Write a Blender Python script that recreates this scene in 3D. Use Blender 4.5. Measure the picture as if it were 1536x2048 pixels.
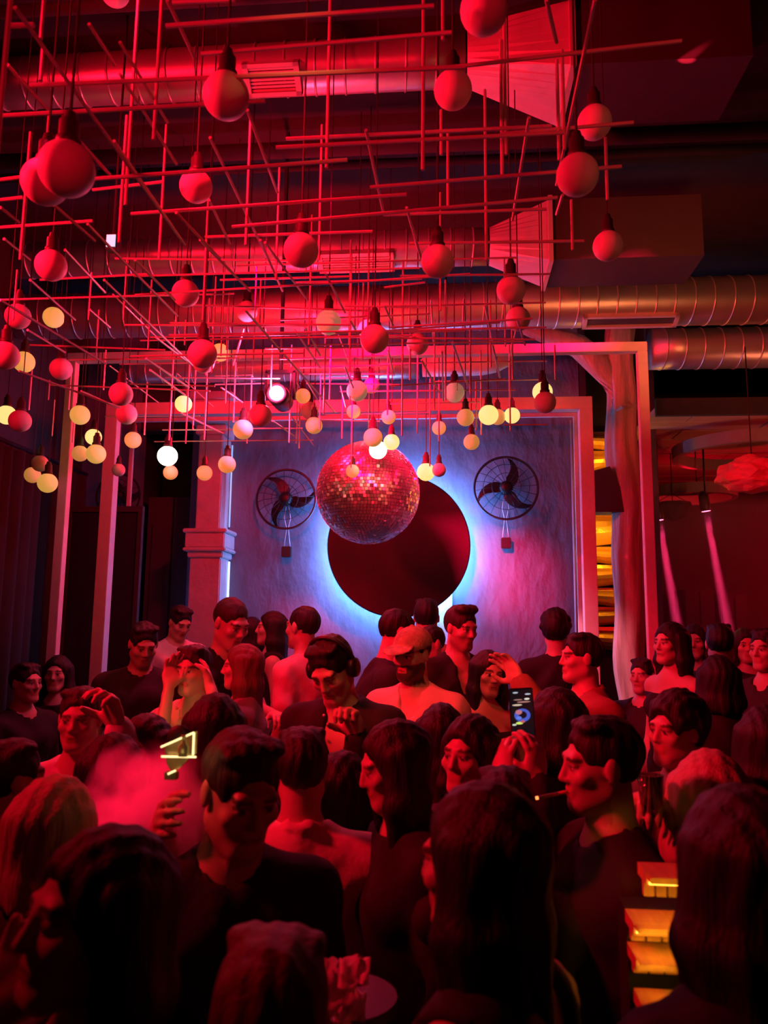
import bpy, bmesh, math, random
import numpy as np
from mathutils import Vector, Matrix, noise as mnoise

random.seed(7); np.random.seed(7)
for o in list(bpy.data.objects): bpy.data.objects.remove(o, do_unlink=True)
scene = bpy.context.scene
COL = scene.collection
R_ = math.radians

# ------------------------------------------------------------------ camera
F = 1540.0                                   # focal length in pixels of the 1536x2048 frame
CAM = Vector((0.0, 0.0, 1.95))
CROT = Matrix.Rotation(R_(4.9), 3, 'Z') @ Matrix.Rotation(R_(90 + 8.2), 3, 'X') @ Matrix.Rotation(R_(0.6), 3, 'Z')
cam_d = bpy.data.cameras.new('camera'); cam = bpy.data.objects.new('camera', cam_d); COL.objects.link(cam)
cam_d.sensor_fit = 'VERTICAL'; cam_d.sensor_height = 36.0; cam_d.lens = 36.0 * F / 2048.0
cam.matrix_world = Matrix.Translation(CAM) @ CROT.to_4x4()
cam_d.clip_start = 0.05; cam_d.clip_end = 60
cam_d.dof.use_dof = True; cam_d.dof.focus_distance = 4.6; cam_d.dof.aperture_fstop = 4.0
scene.camera = cam

def ray(px, py): return CROT @ Vector(((px - 768) / F, (1024 - py) / F, -1.0))
def P(px, py, Y):
    """the point of the room at depth Y that the photograph shows at this pixel"""
    d = ray(px, py); return CAM + d * (Y / d.y)
def PZ(px, py, z):
    d = ray(px, py); return CAM + d * ((z - CAM.z) / d.z)

# ------------------------------------------------------------------ world, exposure, lights
w = bpy.data.worlds.new('world'); scene.world = w; w.use_nodes = True
w.node_tree.nodes['Background'].inputs[0].default_value = (0.004, 0.0, 0.0006, 1)
w.node_tree.nodes['Background'].inputs[1].default_value = 1.0
vs = scene.view_settings
vs.view_transform = 'Standard'; vs.look = 'None'; vs.gamma = 1.0; vs.exposure = 0.0; vs.use_curve_mapping = False
scene.cycles.volume_bounces = 1
scene.cycles.max_bounces = 6
scene.cycles.sample_clamp_indirect = 4.0

def light(name, kind, loc, color, power, size=0.1, aim=None, angle=60, blend=0.5):
    d = bpy.data.lights.new(name, kind); d.color = color; d.energy = power
    if kind in ('POINT', 'SPOT'): d.shadow_soft_size = size
    if kind == 'SPOT': d.spot_size = R_(angle); d.spot_blend = blend
    if kind == 'AREA': d.size = size
    o = bpy.data.objects.new(name, d); COL.objects.link(o); o.location = loc
    if aim is not None:
        o.rotation_euler = (Vector(aim) - Vector(loc)).to_track_quat('-Z', 'Y').to_euler()
    return o
RED = (1.0, 0.003, 0.022); HOT = (1.0, 0.05, 0.18); WARM = (1.0, 0.36, 0.12); BLUE = (0.12, 0.30, 1.0)
LIGHTS = [
    # washes of the club, and unseen fills added to brighten the mirror ball
    ('red_wash_side',  'SPOT', (-2.9, 1.3, 3.7), RED, 900, 0.2, (-0.6, 2.6, 3.5), 112, 0.9),
    ('red_wash_crowd', 'SPOT', (-2.6, 3.2, 4.2), RED, 110, 0.2, (0.9, 2.4, 1.2), 80, 0.9),
    ('red_wash_stage', 'SPOT', (-1.2, 1.6, 4.7), RED, 420, 0.15, (0.1, 4.1, 1.55), 38, 0.7),
    ('red_wash_globes','SPOT', (-0.6, -1.2, 3.2), RED, 110, 0.3, (-0.4, 3.0, 3.5), 62, 0.8),
    ('red_wash_far',   'SPOT', (2.6, 3.6, 4.6), RED, 110, 0.2, (1.75, 6.0, 2.4), 60, 0.9),
    ('red_duct_light', 'POINT', (-1.1, 5.3, 3.75), RED, 130, 0.12, None, 0, 0),
    ('warm_booth_spot','SPOT', (-0.5, 1.0, 3.9), WARM, 45, 0.08, (-0.05, 3.3, 1.65), 22, 0.7),
    ('warm_duct_light','SPOT', (1.5, 3.4, 3.3), (1.0, 0.25, 0.08), 70, 0.2, (1.5, 5.8, 4.5), 66, 0.8),
    ('warm_globe_light','SPOT', (2.6, 0.4, 2.9), (1.0, 0.25, 0.12), 22, 0.2, (0.6, 3.0, 3.3), 50, 0.8),
    ('ball_spot',      'SPOT', (-1.55, 5.0, 4.75), (1.0, 0.20, 0.32), 5000, 0.15, (-0.13, 5.75, 2.95), 16, 0.3),
    ('ball_front_fill','SPOT', (-1.0, 3.0, 4.2), (1.0, 0.0, 0.05), 7000, 0.3, (-0.13, 5.75, 2.95), 13, 0.3),  # unseen spot added to make the ball read red
    ('ball_side_fill', 'SPOT', (1.6, 4.2, 4.7), (1.0, 0.0, 0.05), 2600, 0.2, (-0.13, 5.75, 2.95), 15, 0.3),  # added likewise, from the other side of the ball
    ('pink_shirt_spot','SPOT', (0.9, 2.4, 4.7), (1.0, 0.12, 0.28), 420, 0.03, (0.27, 4.3, 1.8), 6, 0.4),
]
for l in LIGHTS: light(l[0], l[1], l[2], l[3], l[4], l[5], l[6], l[7], l[8])

# ------------------------------------------------------------------ materials
MATS = {}
def mat(name, col=(0.5, 0.5, 0.5), rough=0.6, metal=0.0, var=0.25, scale=12.0, bump=0.0, bscale=None, emit=None, estr=0.0,
        stretch=None, alpha=None, trans=0.0, attr=None, coat=0.0):
    if name in MATS: return MATS[name]
    m = bpy.data.materials.new(name); m.use_nodes = True; MATS[name] = m
    nt = m.node_tree; b = nt.nodes['Principled BSDF']
    tc = nt.nodes.new('ShaderNodeTexCoord'); mp = nt.nodes.new('ShaderNodeMapping'); nt.links.new(tc.outputs['Object'], mp.inputs[0])
    if stretch: mp.inputs['Scale'].default_value = stretch
    nz = nt.nodes.new('ShaderNodeTexNoise'); nz.inputs['Scale'].default_value = scale; nz.inputs['Detail'].default_value = 5
    nt.links.new(mp.outputs[0], nz.inputs['Vector'])
    mx = nt.nodes.new('ShaderNodeMix'); mx.data_type = 'RGBA'; mx.blend_type = 'MULTIPLY'
    rp = nt.nodes.new('ShaderNodeMapRange'); rp.inputs[3].default_value = 1 - var; rp.inputs[4].default_value = 1 + var * 0.3
    nt.links.new(nz.outputs[0], rp.inputs[0])
    mx.inputs[0].default_value = 1.0
    if attr:
        at = nt.nodes.new('ShaderNodeAttribute'); at.attribute_name = attr; nt.links.new(at.outputs[0], mx.inputs[6])
    else: mx.inputs[6].default_value = (*col, 1)
    nt.links.new(rp.outputs[0], mx.inputs[7]); nt.links.new(mx.outputs[2], b.inputs['Base Color'])
    b.inputs['Roughness'].default_value = rough; b.inputs['Metallic'].default_value = metal
    b.inputs['Coat Weight'].default_value = coat
    if trans: b.inputs['Transmission Weight'].default_value = trans
    if alpha is not None: b.inputs['Alpha'].default_value = alpha
    if bump:
        n2 = nt.nodes.new('ShaderNodeTexNoise'); n2.inputs['Scale'].default_value = bscale or scale * 3; n2.inputs['Detail'].default_value = 6
        nt.links.new(mp.outputs[0], n2.inputs['Vector'])
        bp = nt.nodes.new('ShaderNodeBump'); bp.inputs['Strength'].default_value = bump; bp.inputs['Distance'].default_value = 0.02
        nt.links.new(n2.outputs[0], bp.inputs['Height']); nt.links.new(bp.outputs[0], b.inputs['Normal'])
    if emit:
        b.inputs['Emission Color'].default_value = (*emit, 1); b.inputs['Emission Strength'].default_value = estr
    return m

mat('ceiling_black', (0.03, 0.022, 0.024), 0.9, var=0.5)
mat('plenum_paint', (0.045, 0.03, 0.03), 0.75, var=0.3, scale=4)
mat('floor_concrete', (0.08, 0.07, 0.07), 0.7, bump=0.2)
mat('dark_wall', (0.06, 0.035, 0.037), 0.8, var=0.5, scale=3)
mat('plaster', (0.20, 0.24, 0.34), 0.8, var=0.75, scale=2.2, bump=0.8, bscale=9, stretch=(1, 1, 0.6))
mat('white_plaster', (0.62, 0.62, 0.64), 0.7, var=0.3, scale=6, bump=0.3)
mat('frame_paint', (0.75, 0.62, 0.62), 0.45, var=0.2, scale=20)
mat('duct_steel', (0.62, 0.55, 0.52), 0.38, metal=0.75, var=0.25, scale=7, bump=0.05)
mat('seam_steel', (0.75, 0.70, 0.66), 0.3, metal=0.7)
mat('flare_steel', (0.7, 0.6, 0.55), 0.55, metal=0.3, var=0.2)
mat('grille_dark', (0.10, 0.07, 0.06), 0.6, metal=0.3)
mat('rod_metal', (0.66, 0.56, 0.52), 0.42, metal=0.35, var=0.2, scale=30)
mat('cord_black', (0.03, 0.02, 0.02), 0.7)
mat('socket_black', (0.05, 0.03, 0.03), 0.5)
mat('globe_off', (0.80, 0.74, 0.70), 0.55, var=0.06, scale=40)
mat('globe_pale', (0.80, 0.74, 0.70), 0.5, var=0.05, emit=(1.0, 0.62, 0.36), estr=0.16)
mat('globe_dim', (0.80, 0.74, 0.70), 0.5, var=0.05, emit=(1.0, 0.40, 0.07), estr=0.38)
mat('globe_orange', (0.80, 0.74, 0.70), 0.5, var=0.05, emit=(1.0, 0.30, 0.06), estr=0.6)
mat('globe_yellow', (0.80, 0.74, 0.70), 0.5, var=0.05, emit=(1.0, 0.55, 0.10), estr=0.52)
mat('globe_bright', (0.85, 0.8, 0.7), 0.5, var=0.05, emit=(1.0, 0.78, 0.24), estr=1.0)
mat('globe_white', (0.9, 0.85, 0.8), 0.5, var=0.02, emit=(1.0, 0.93, 0.66), estr=6.0)
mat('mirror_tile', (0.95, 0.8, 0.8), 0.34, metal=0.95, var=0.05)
mat('ball_core', (0.05, 0.02, 0.02), 0.6)
mat('disc_lacquer', (0.03, 0.006, 0.008), 0.55, var=0.3, scale=3)
mat('led_blue', (0.5, 0.6, 0.9), 0.5, emit=(0.13, 0.34, 1.0), estr=150)
mat('lit_edge_glow', (0.5, 0.6, 0.9), 0.5, emit=(0.35, 0.6, 1.0), estr=0.7)
mat('led_edge', (0.5, 0.6, 0.9), 0.5, emit=(0.3, 0.55, 1.0), estr=2.6)
mat('fan_black', (0.012, 0.012, 0.014), 0.45)
mat('wire_dark', (0.05, 0.05, 0.06), 0.4, metal=0.6)
mat('cable_grey', (0.5, 0.5, 0.55), 0.5)
mat('trunk_wood', (0.50, 0.36, 0.30), 0.8, var=0.6, scale=5, bump=0.9, bscale=7, stretch=(3, 3, 0.5))
mat('plank_wood', (0.36, 0.22, 0.15), 0.7, var=0.5, scale=6, bump=0.3, stretch=(0.5, 4, 4))
mat('gold_pad', (0.85, 0.52, 0.10), 0.35, metal=0.55, var=0.3, scale=9, bump=0.25)
mat('amber_led', (1, 0.6, 0.1), 0.5, emit=(1.0, 0.45, 0.05), estr=5)
mat('amber_wood', (0.62, 0.36, 0.12), 0.55, var=0.45, scale=14, bump=0.25, stretch=(6, 1, 1))
mat('gold_led', (1, 0.8, 0.4), 0.5, emit=(1.0, 0.80, 0.33), estr=2.0)
mat('curtain', (0.035, 0.012, 0.012), 0.85, var=0.4, scale=4)
mat('lamp_housing', (0.02, 0.02, 0.02), 0.4)
mat('stage_lens', (1, 0.6, 0.7), 0.3, emit=(1.0, 0.35, 0.55), estr=60)
mat('ring_paint', (0.20, 0.13, 0.12), 0.5)
mat('lantern_cloth', (0.85, 0.25, 0.2), 0.7, var=0.3, scale=8)
mat('dark_glass', (0.03, 0.02, 0.025), 0.12, var=0.1, coat=0.4)
mat('booth_black', (0.02, 0.02, 0.022), 0.5)
mat('napkin', (0.8, 0.75, 0.75), 0.8)
mat('spot_lens', (1, .4, .5), 0.4, emit=(1.0, 0.12, 0.25), estr=6)

# ------------------------------------------------------------------ helpers
def tag(o, label=None, cat=None, group=None, kind=None):
    if label: o['label'] = label
    if cat: o['category'] = cat
    if group: o['group'] = group
    if kind: o['kind'] = kind
    return o
def mesh(name, verts, faces, m=None, smooth=False):
    me = bpy.data.meshes.new(name); me.from_pydata([tuple(v) for v in verts], [], faces); me.update()
    if m: me.materials.append(MATS[m] if isinstance(m, str) else m)
    if smooth: me.polygons.foreach_set('use_smooth', [True] * len(me.polygons))
    return me
def obj(name, me, parent=None, loc=None):
    o = bpy.data.objects.new(name, me); COL.objects.link(o)
    if loc is not None: o.location = loc
    if parent is not None: o.parent = parent
    return o
def empty(name, loc=(0, 0, 0)):
    o = bpy.data.objects.new(name, None); COL.objects.link(o); o.location = loc; return o
def box_data(x0, x1, y0, y1, z0, z1):
    v = [(x, y, z) for x in (x0, x1) for y in (y0, y1) for z in (z0, z1)]
    f = [(0, 1, 3, 2), (4, 6, 7, 5), (0, 4, 5, 1), (2, 3, 7, 6), (0, 2, 6, 4), (1, 5, 7, 3)]
    return v, f
def box(name, x0, x1, y0, y1, z0, z1, m, parent=None, bevel=0.0):
    v, f = box_data(min(x0, x1), max(x0, x1), min(y0, y1), max(y0, y1), min(z0, z1), max(z0, z1))
    me = mesh(name, v, f, m)
    if bevel:
        bm = bmesh.new(); bm.from_mesh(me); bmesh.ops.bevel(bm, geom=bm.edges[:], offset=bevel, segments=2, affect='EDGES'); bm.to_mesh(me); bm.free()
    return obj(name, me, parent)
def loft(rings, closed=True, cap=True):
    n = len(rings[0]); v = [p for r in rings for p in r]; f = []
    for i in range(len(rings) - 1):
        for j in range(n if closed else n - 1):
            a = i * n + j; b = i * n + (j + 1) % n; f.append((a, b, b + n, a + n))
    if cap: f.append(tuple(range(n))[::-1]); f.append(tuple(range((len(rings) - 1) * n, len(rings) * n)))
    return v, f
def frame_of(d):
    d = Vector(d).normalized(); up = Vector((0, 0, 1)) if abs(d.z) < 0.95 else Vector((0, 1, 0))
    a = d.cross(up).normalized(); return a, d.cross(a).normalized()
def tube_data(pts, r, n=8):
    pts = [Vector(p) for p in pts]; rings = []
    for i, p in enumerate(pts):
        d = pts[min(i + 1, len(pts) - 1)] - pts[max(i - 1, 0)]; a, b = frame_of(d)
        rr = r[i] if isinstance(r, (list, tuple)) else r
        rings.append([p + (a * math.cos(t) + b * math.sin(t)) * rr for t in [2 * math.pi * k / n for k in range(n)]])
    return loft(rings)
def tube(name, pts, r, m, parent=None, n=8, smooth=True):
    v, f = tube_data(pts, r, n); return obj(name, mesh(name, v, f, m, smooth), parent)
def lathe_data(prof, n=24, axis='Z'):
    rings = [[(r * math.cos(2 * math.pi * k / n), r * math.sin(2 * math.pi * k / n), z) for k in range(n)] for r, z in prof]
    v, f = loft(rings)
    if axis == 'Y': v = [(x, z, y) for x, y, z in v]; f = [tuple(reversed(q)) for q in f]
    return v, f
def ring_data(R, r, n=40, m=8, axis='Z', y=1.0):
    v = []; f = []
    for i in range(n):
        t = 2 * math.pi * i / n
        for j in range(m):
            s = 2 * math.pi * j / m; q = R + r * math.cos(s)
            p = (q * math.cos(t), q * math.sin(t), r * math.sin(s) * y)
            if axis == 'Y': p = (p[0], p[2], p[1])
            if axis == 'X': p = (p[2], p[0], p[1])
            v.append(p)
    for i in range(n):
        for j in range(m):
            f.append((i * m + j, ((i + 1) % n) * m + j, ((i + 1) % n) * m + (j + 1) % m, i * m + (j + 1) % m))
    return v, f
def join(parts):
    V = []; Fc = []
    for v, f in parts:
        o = len(V); V += list(v); Fc += [tuple(i + o for i in q) for q in f]
    return V, Fc
UNIT_ROD = None
def bar(name, a, b, r, m, parent=None):
    """a straight rod from a to b; all rods share one mesh"""
    global UNIT_ROD
    key = 'unit_' + m
    me = bpy.data.meshes.get(key)
    if me is None:
        v, f = loft([[(math.cos(t), math.sin(t), z) for t in [2 * math.pi * k / 6 for k in range(6)]] for z in (-0.5, 0.5)])
        me = mesh(key, v, f, m)
    a = Vector(a); b = Vector(b); d = b - a
    o = obj(name, me, parent)
    q = d.to_track_quat('Z', 'Y').to_matrix().to_4x4()
    o.matrix_local = Matrix.Translation((a + b) / 2) @ q @ Matrix.Diagonal((r, r, d.length, 1))
    return o
# ------------------------------------------------------------------ the room
WY = 7.2            # depth of the blue-lit back wall
PF = 0.30           # raised floor behind the dance floor
XL, XR = -3.62, 5.2
CZ = 5.0
def struct(o): o['kind'] = 'structure'; return o
struct(box('floor', XL, XR, -3.2, 10.4, -0.12, 0.0, 'floor_concrete'))
struct(box('floor_stage', XL, XR, 2.74, 10.3, 0.0, PF, 'floor_concrete'))
struct(box('ceiling', XL, XR, -3.2, 10.4, CZ, CZ + 0.1, 'ceiling_black'))
struct(box('wall_left', XL - 0.12, XL, -3.2, 10.4, 0, CZ, 'dark_wall'))
struct(box('wall_right', XR, XR + 0.12, -3.2, 10.4, 0, CZ, 'dark_wall'))
struct(box('wall_behind', XL, XR, -3.32, -3.2, 0, CZ, 'dark_wall'))
struct(box('wall_far', 1.0, XR, 10.2, 10.3, 0, CZ, 'dark_wall'))
xs_wall = [P(268, 1100, WY).x, P(376, 1100, WY).x, P(1166, 1100, WY).x]
TOPW = P(700, 838, WY).z
# back wall: plaster with an opening (dark doorway) between the strip and the pilaster
bw = struct(empty('wall_back'))
box('plaster_strip', XL, xs_wall[0], WY, WY + 0.15, PF, CZ, 'plaster', bw)
box('plaster_field', xs_wall[1], xs_wall[2], WY, WY + 0.15, PF, CZ, 'plaster', bw)
DZ = P(320, 862, WY).z
box('lintel', xs_wall[0], xs_wall[1], WY, WY + 0.15, DZ, CZ, 'dark_wall', bw)
box('opening_back', xs_wall[0] - 0.2, xs_wall[1] + 0.2, WY + 0.9, WY + 1.0, PF, CZ, 'dark_wall', bw)
box('opening_side', xs_wall[0] - 0.2, xs_wall[0] - 0.1, WY + 0.15, WY + 0.95, PF, CZ, 'dark_wall', bw)
box('opening_side', xs_wall[1] + 0.1, xs_wall[1] + 0.2, WY + 0.15, WY + 0.95, PF, CZ, 'dark_wall', bw)
# dark double door inside the opening, with panels
d1 = struct(empty('door_1'))
dw = xs_wall[1] - xs_wall[0]
for k in range(2):
    x0 = xs_wall[0] + 0.01 + k * dw / 2; x1 = x0 + dw / 2 - 0.02
    lf = box('door_leaf', x0, x1, WY + 0.28, WY + 0.33, PF + 0.005, P(320, 985, WY).z, 'dark_wall', d1)
    for (za, zb) in ((PF + 0.15, PF + 0.8), (PF + 0.9, P(320, 1040, WY).z)):
        box('door_panel', x0 + 0.05, x1 - 0.05, WY + 0.265, WY + 0.28, za, zb, 'dark_wall', lf, 0.006)
# pilaster with two capitals in front of the wall
pl = struct(empty('pilaster_column'))
px0, px1 = P(378, 1150, WY - 0.3).x, P(440, 1150, WY - 0.3).x
zc0, zc1 = P(410, 1115, WY - 0.3).z, P(410, 1058, WY - 0.3).z
zt = P(410, 868, WY - 0.3).z
box('shaft', px0, px1, WY - 0.3, WY - 0.002, PF, zc0, 'white_plaster', pl, 0.01)
box('upper_shaft', px0 + 0.03, px1 - 0.03, WY - 0.28, WY - 0.002, zc1, zt, 'white_plaster', pl, 0.01)
h = zc1 - zc0
for (e, a, b) in ((0.02, 0, 0.22), (0.055, 0.22, 0.34), (0.04, 0.34, 0.86), (0.06, 0.86, 1.0)):
    box('capital_moulding', px0 - e, px1 + e, WY - 0.3 - e, WY - 0.002, zc0 + a * h, zc0 + b * h, 'white_plaster', pl, 0.008)
for (e, a, b) in ((0.0, 0.0, 0.1), (0.05, 0.1, 0.2), (0.02, 0.2, 0.33), (0.06, 0.33, 0.4)):
    box('capital_moulding', px0 - e, px1 + e, WY - 0.3 - e, WY - 0.002, zt + a, zt + b, 'white_plaster', pl, 0.008)
# blue light strip at the pilaster, added glow for its lit upper edge
def led_strip(a, b, label, m='led_edge', r=0.012):
    o = tube('light_strip', [a, b], r, m, None, 6); tag(o, label, 'light strip'); return o
lx = px1 + 0.05
lx = px1 + 0.012
led_strip((lx, WY - 0.06, PF + 0.4), (lx, WY - 0.06, zc0 - 0.02), 'blue light strip running up the lower pilaster edge', r=0.009)
led_strip((lx - 0.02, WY - 0.04, zc1 + 0.05), (lx - 0.02, WY - 0.04, zt - 0.05), 'faint blue glow marking the lit edge of the upper pilaster shaft', 'lit_edge_glow', r=0.008)  # no lamp: glow put where the upper shaft's side face is lit
cx = P(1147, 1000, WY - 0.05).x
tube('conduit', [(cx, WY - 0.03, P(1147, 842, WY).z), (cx, WY - 0.03, PF)], 0.013, 'cable_grey', bw)
light('strip_glow_wall', 'POINT', (xs_wall[0] - 0.28, WY - 0.2, 1.7), BLUE, 9, 0.1)

# nested portal frames
def portal(px_l, px_r, py_top, Y, t, label):
    xr = P(px_r, py_top, Y).x; xl = P(px_l, py_top + 40, Y).x; zt = P(px_r, py_top, Y).z
    e = empty('portal_frame', ((xl + xr) / 2, Y, PF)); tag(e, label, 'frame')
    c = (xl + xr) / 2; hw = (xr - xl) / 2; H = zt - PF
    box('post', -hw, -hw + t, -t / 2, t / 2, 0, H - t, 'frame_paint', e, 0.003)
    box('post', hw - t, hw, -t / 2, t / 2, 0, H - t, 'frame_paint', e, 0.003)
    box('beam', -hw, hw, -t / 2, t / 2, H - t, H, 'frame_paint', e, 0.003)
    return e, xl, xr, zt
fa, axl, axr, azt = portal(138, 1292, 686, 4.9, 0.062, 'tall outer pink portal frame reaching up to the ducts')
fb, bxl, bxr, bzt = portal(216, 1182, 796, 6.0, 0.10, 'middle pink portal frame around the blue wall')
fc, cxl, cxr, czt = portal(262, 1154, 826, 6.75, 0.035, 'thin innermost pink portal frame just before the blue wall')

# left side: dark curtain folds and a dark mirror panel
ct = empty('curtain', (XL + 0.1, 5.6, 0)); tag(ct, 'heavy dark curtain hanging in folds along the side wall', 'curtain')
rows = []
for zi in (PF + 0.01, 3.3):
    rows.append([(0.05 + 0.045 * math.sin(i * 1.25) + 0.012 * math.sin(i * 0.37), -1.3 + i * 0.03, zi) for i in range(90)])
v, f = loft(rows, closed=False, cap=False)
me = mesh('curtain_cloth', v, f, 'curtain', True); co = obj('curtain_cloth', me, ct)
sd = co.modifiers.new('solid', 'SOLIDIFY'); sd.thickness = 0.012
tube('curtain_rail', [(0.05, -1.32, 3.33), (0.05, 1.4, 3.33)], 0.02, 'wire_dark', ct)
mp_ = empty('standing_mirror', (-2.9, 6.55, PF)); tag(mp_, 'tall dark mirror standing between the outer and middle portal frames', 'mirror')
box('mirror_glass', -0.45, 0.16, -0.01, 0.01, 0.05, 2.6, 'dark_glass', mp_)
for (a, b, c_, d) in ((-0.5, -0.45, 0.0, 2.65), (0.16, 0.2, 0.0, 2.65), (-0.45, 0.16, 2.6, 2.65), (-0.45, 0.16, 0.0, 0.05)):
    box('mirror_frame', a, b, -0.025, 0.025, c_, d, 'dark_wall', mp_)

# ------------------------------------------------------------------ eclipse disc
dc = P(797, 1091, WY - 0.2); DR = 0.655
ds = empty('eclipse_disc', dc); tag(ds, 'huge black lacquered disc backlit by a blue halo on the wall', 'wall disc')
v, f = lathe_data([(0.02, -0.025), (DR - 0.012, -0.025), (DR, -0.015), (DR, 0.015), (DR - 0.012, 0.025), (0.02, 0.025)], 96, 'Y')
obj('disc', mesh('disc', v, f, 'disc_lacquer'), ds)
v, f = ring_data(DR - 0.03, 0.014, 72, 8, 'Y')
obj('light_ring', mesh('light_ring', v, f, 'led_blue'), ds, (0, 0.06, 0))
for k in range(4):
    a = k * math.pi / 2 + 0.6
    box('standoff', -0.02, 0.02, 0.02, 0.198, -0.02, 0.02, 'lamp_housing', ds).location = (0.4 * math.cos(a), 0, 0.4 * math.sin(a))
# pale board and frame propped under the edge of the disc
pb = empty('pale_board', (P(889, 1230, WY - 0.06).x, WY - 0.03, PF)); tag(pb, 'pale panelled board leaning on the wall under the disc edge', 'board')
bz = P(889, 1182, WY - 0.06).z - PF
box('panel', -0.055, 0.055, -0.012, 0.012, 0, bz, 'white_plaster', pb)
for x in (-0.062, 0.062): box('edge_strip', x - 0.008, x + 0.008, -0.018, 0.018, 0, bz + 0.01, 'white_plaster', pb)

# ------------------------------------------------------------------ wall fans
def fan(px, py, rpx, label, ang):
    c = P(px, py, WY - 0.16); R = rpx / F * 7.2
    e = empty('wall_fan', c); tag(e, label, 'fan', 'caged fans on the blue wall')
    v, f = ring_data(R, 0.011, 48, 6, 'Y'); obj('guard_rim', mesh('guard_rim', v, f, 'wire_dark'), e)
    for k in range(20):
        a = 2 * math.pi * k / 20
        tube('guard_wire', [(R * 0.2 * math.cos(a), -0.07, R * 0.2 * math.sin(a)), (R * 0.7 * math.cos(a + .06), -0.05, R * 0.7 * math.sin(a + .06)), (R * math.cos(a + .1), 0, R * math.sin(a + .1))], 0.0025, 'wire_dark', e, 4)
    for q in (0.45, 0.72):
        v, f = ring_data(R * q, 0.0025, 40, 4, 'Y'); obj('guard_ring', mesh('guard_ring', v, f, 'wire_dark'), e, (0, -0.055, 0))
    v, f = lathe_data([(0.01, -0.06), (0.05, -0.055), (0.065, -0.02), (0.065, 0.05), (0.04, 0.09), (0.04, 0.15), (0.01, 0.15)], 20, 'Y')
    obj('motor', mesh('motor', v, f, 'fan_black', True), e)
    for k in range(3):
        a0 = ang + 2 * math.pi * k / 3; L = []; Rr = []
        for i in range(9):
            t = i / 8; r = 0.04 + t * R * 0.82; a = a0 + 0.55 * t * t; wd = 0.062 * (1 - 0.72 * t ** 1.6)
            L.append((r * math.cos(a + wd / max(r, .09)), -0.02 + 0.02 * t, r * math.sin(a + wd / max(r, .09))))
            Rr.append((r * math.cos(a - wd / max(r, .09)), 0.015, r * math.sin(a - wd / max(r, .09))))
        rings = [[L[i], Rr[i], (Rr[i][0], Rr[i][1] + .006, Rr[i][2]), (L[i][0], L[i][1] + .006, L[i][2])] for i in range(9)]
        v, f = loft(rings); obj('blade', mesh('blade', v, f, 'fan_black'), e)
    bx = box('control_box', -0.045, 0.045, 0.06, 0.13, -R - 0.26, -R - 0.16, 'lamp_housing', e, 0.006)
    for s in (-1, 1):
        tube('cable', [(s * 0.012, 0.06, -0.06), (s * 0.03, 0.08, -R * 0.6), (s * 0.008, 0.1, -R * 0.95), (s * 0.03, 0.1, -R - 0.17)], 0.005, 'cable_grey', e, 6)
    return e
fan(1012, 976, 62, 'caged black fan on the blue wall between the disc and the portal post', math.radians(172))
fan(572, 998, 60, 'caged black fan half hidden behind the mirror ball', math.radians(-20))
fan(236, 992, 46, 'caged black fan on the narrow blue wall strip beside the doorway', math.radians(100))

# ------------------------------------------------------------------ alcove and trunk column, right of the middle frame
al = struct(empty('wall_alcove'))
a0, a1 = P(1178, 1000, WY).x, P(1245, 1000, WY + 0.3).x
box('alcove_back', a0 - 0.05, a1 + 0.25, WY + 0.55, WY + 0.6, PF, CZ, 'dark_wall', al)
box('alcove_side', a0 - 0.06, a0, WY, WY + 0.55, PF, CZ, 'dark_wall', al)
box('alcove_side', a1 + 0.2, a1 + 0.26, WY, WY + 0.55, PF, CZ, 'dark_wall', al)
gp = empty('gold_panel_wall', ((a0 + a1) / 2, WY + 0.45, PF)); tag(gp, 'stack of curved gold padded panels glowing amber in the alcove', 'panels')
ys = [862, 900, 945, 1020, 1092, 1128, 1174, 1212, 1252, 1300]
hw = (a1 - a0) / 2 + 0.12
for i in range(len(ys) - 1):
    zt_, zb_ = P(1205, ys[i], WY + 0.45).z - PF, P(1205, ys[i + 1], WY + 0.45).z - PF
    hgt = zt_ - zb_; rings = []
    for j in range(7):
        s = j / 6; y = -0.10 * math.sin(math.pi * min(1, s * 1.15)) ; sag = 0.035 * ((i % 2) * 2 - 1)
        rings.append([(x, y + (0.0 if q == 0 else 0.02), zb_ + 0.008 + s * (hgt - 0.016) + sag * (x / hw) * (1 - s)) for q in (0, 1) for x in (np.linspace(-hw, hw, 8) if q == 0 else np.linspace(hw, -hw, 8))])
    v, f = loft(rings); obj('pad', mesh('pad', v, f, 'gold_pad', False), gp)
light('alcove_amber', 'POINT', ((a0 + a1) / 2 + 0.02, WY + 0.12, P(1205, 1075, WY).z), (1.0, 0.38, 0.03), 8, 0.05)
light('alcove_amber_top', 'POINT', ((a0 + a1) / 2 + 0.02, WY + 0.12, P(1205, 905, WY).z), (1.0, 0.38, 0.03), 3, 0.05)
tk = empty('trunk_column', (P(1264, 1200, 6.3).x, 6.35, PF)); tag(tk, 'rough tree trunk column beside the gold alcove', 'column')
rings = []; Ht = 4.3
for i in range(44):
    z = i / 43 * Ht; t = z / Ht; rr = []
    wv = 0.02 * math.sin(z * 3.1) + 0.015 * math.sin(z * 7.3 + 1)
    for k in range(28):
        a = 2 * math.pi * k / 28
        r = 0.118 + 0.012 * math.sin(a * 5 + z * 1.6) + 0.012 * mnoise.noise((math.cos(a) * 2, math.sin(a) * 2, z * 1.3)) + 0.008 * math.sin(a * 9 - z * 0.7)
        if math.cos(a) < 0: r += 0.05 * math.exp(-((z - 1.75 - 0.35) / 0.5) ** 2) * 0 + 0.035 * math.exp(-((z - 2.75) / 0.35) ** 2)
        rr.append((r * math.cos(a) + wv, r * math.sin(a) * 0.9, z))
    rings.append(rr)
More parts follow.
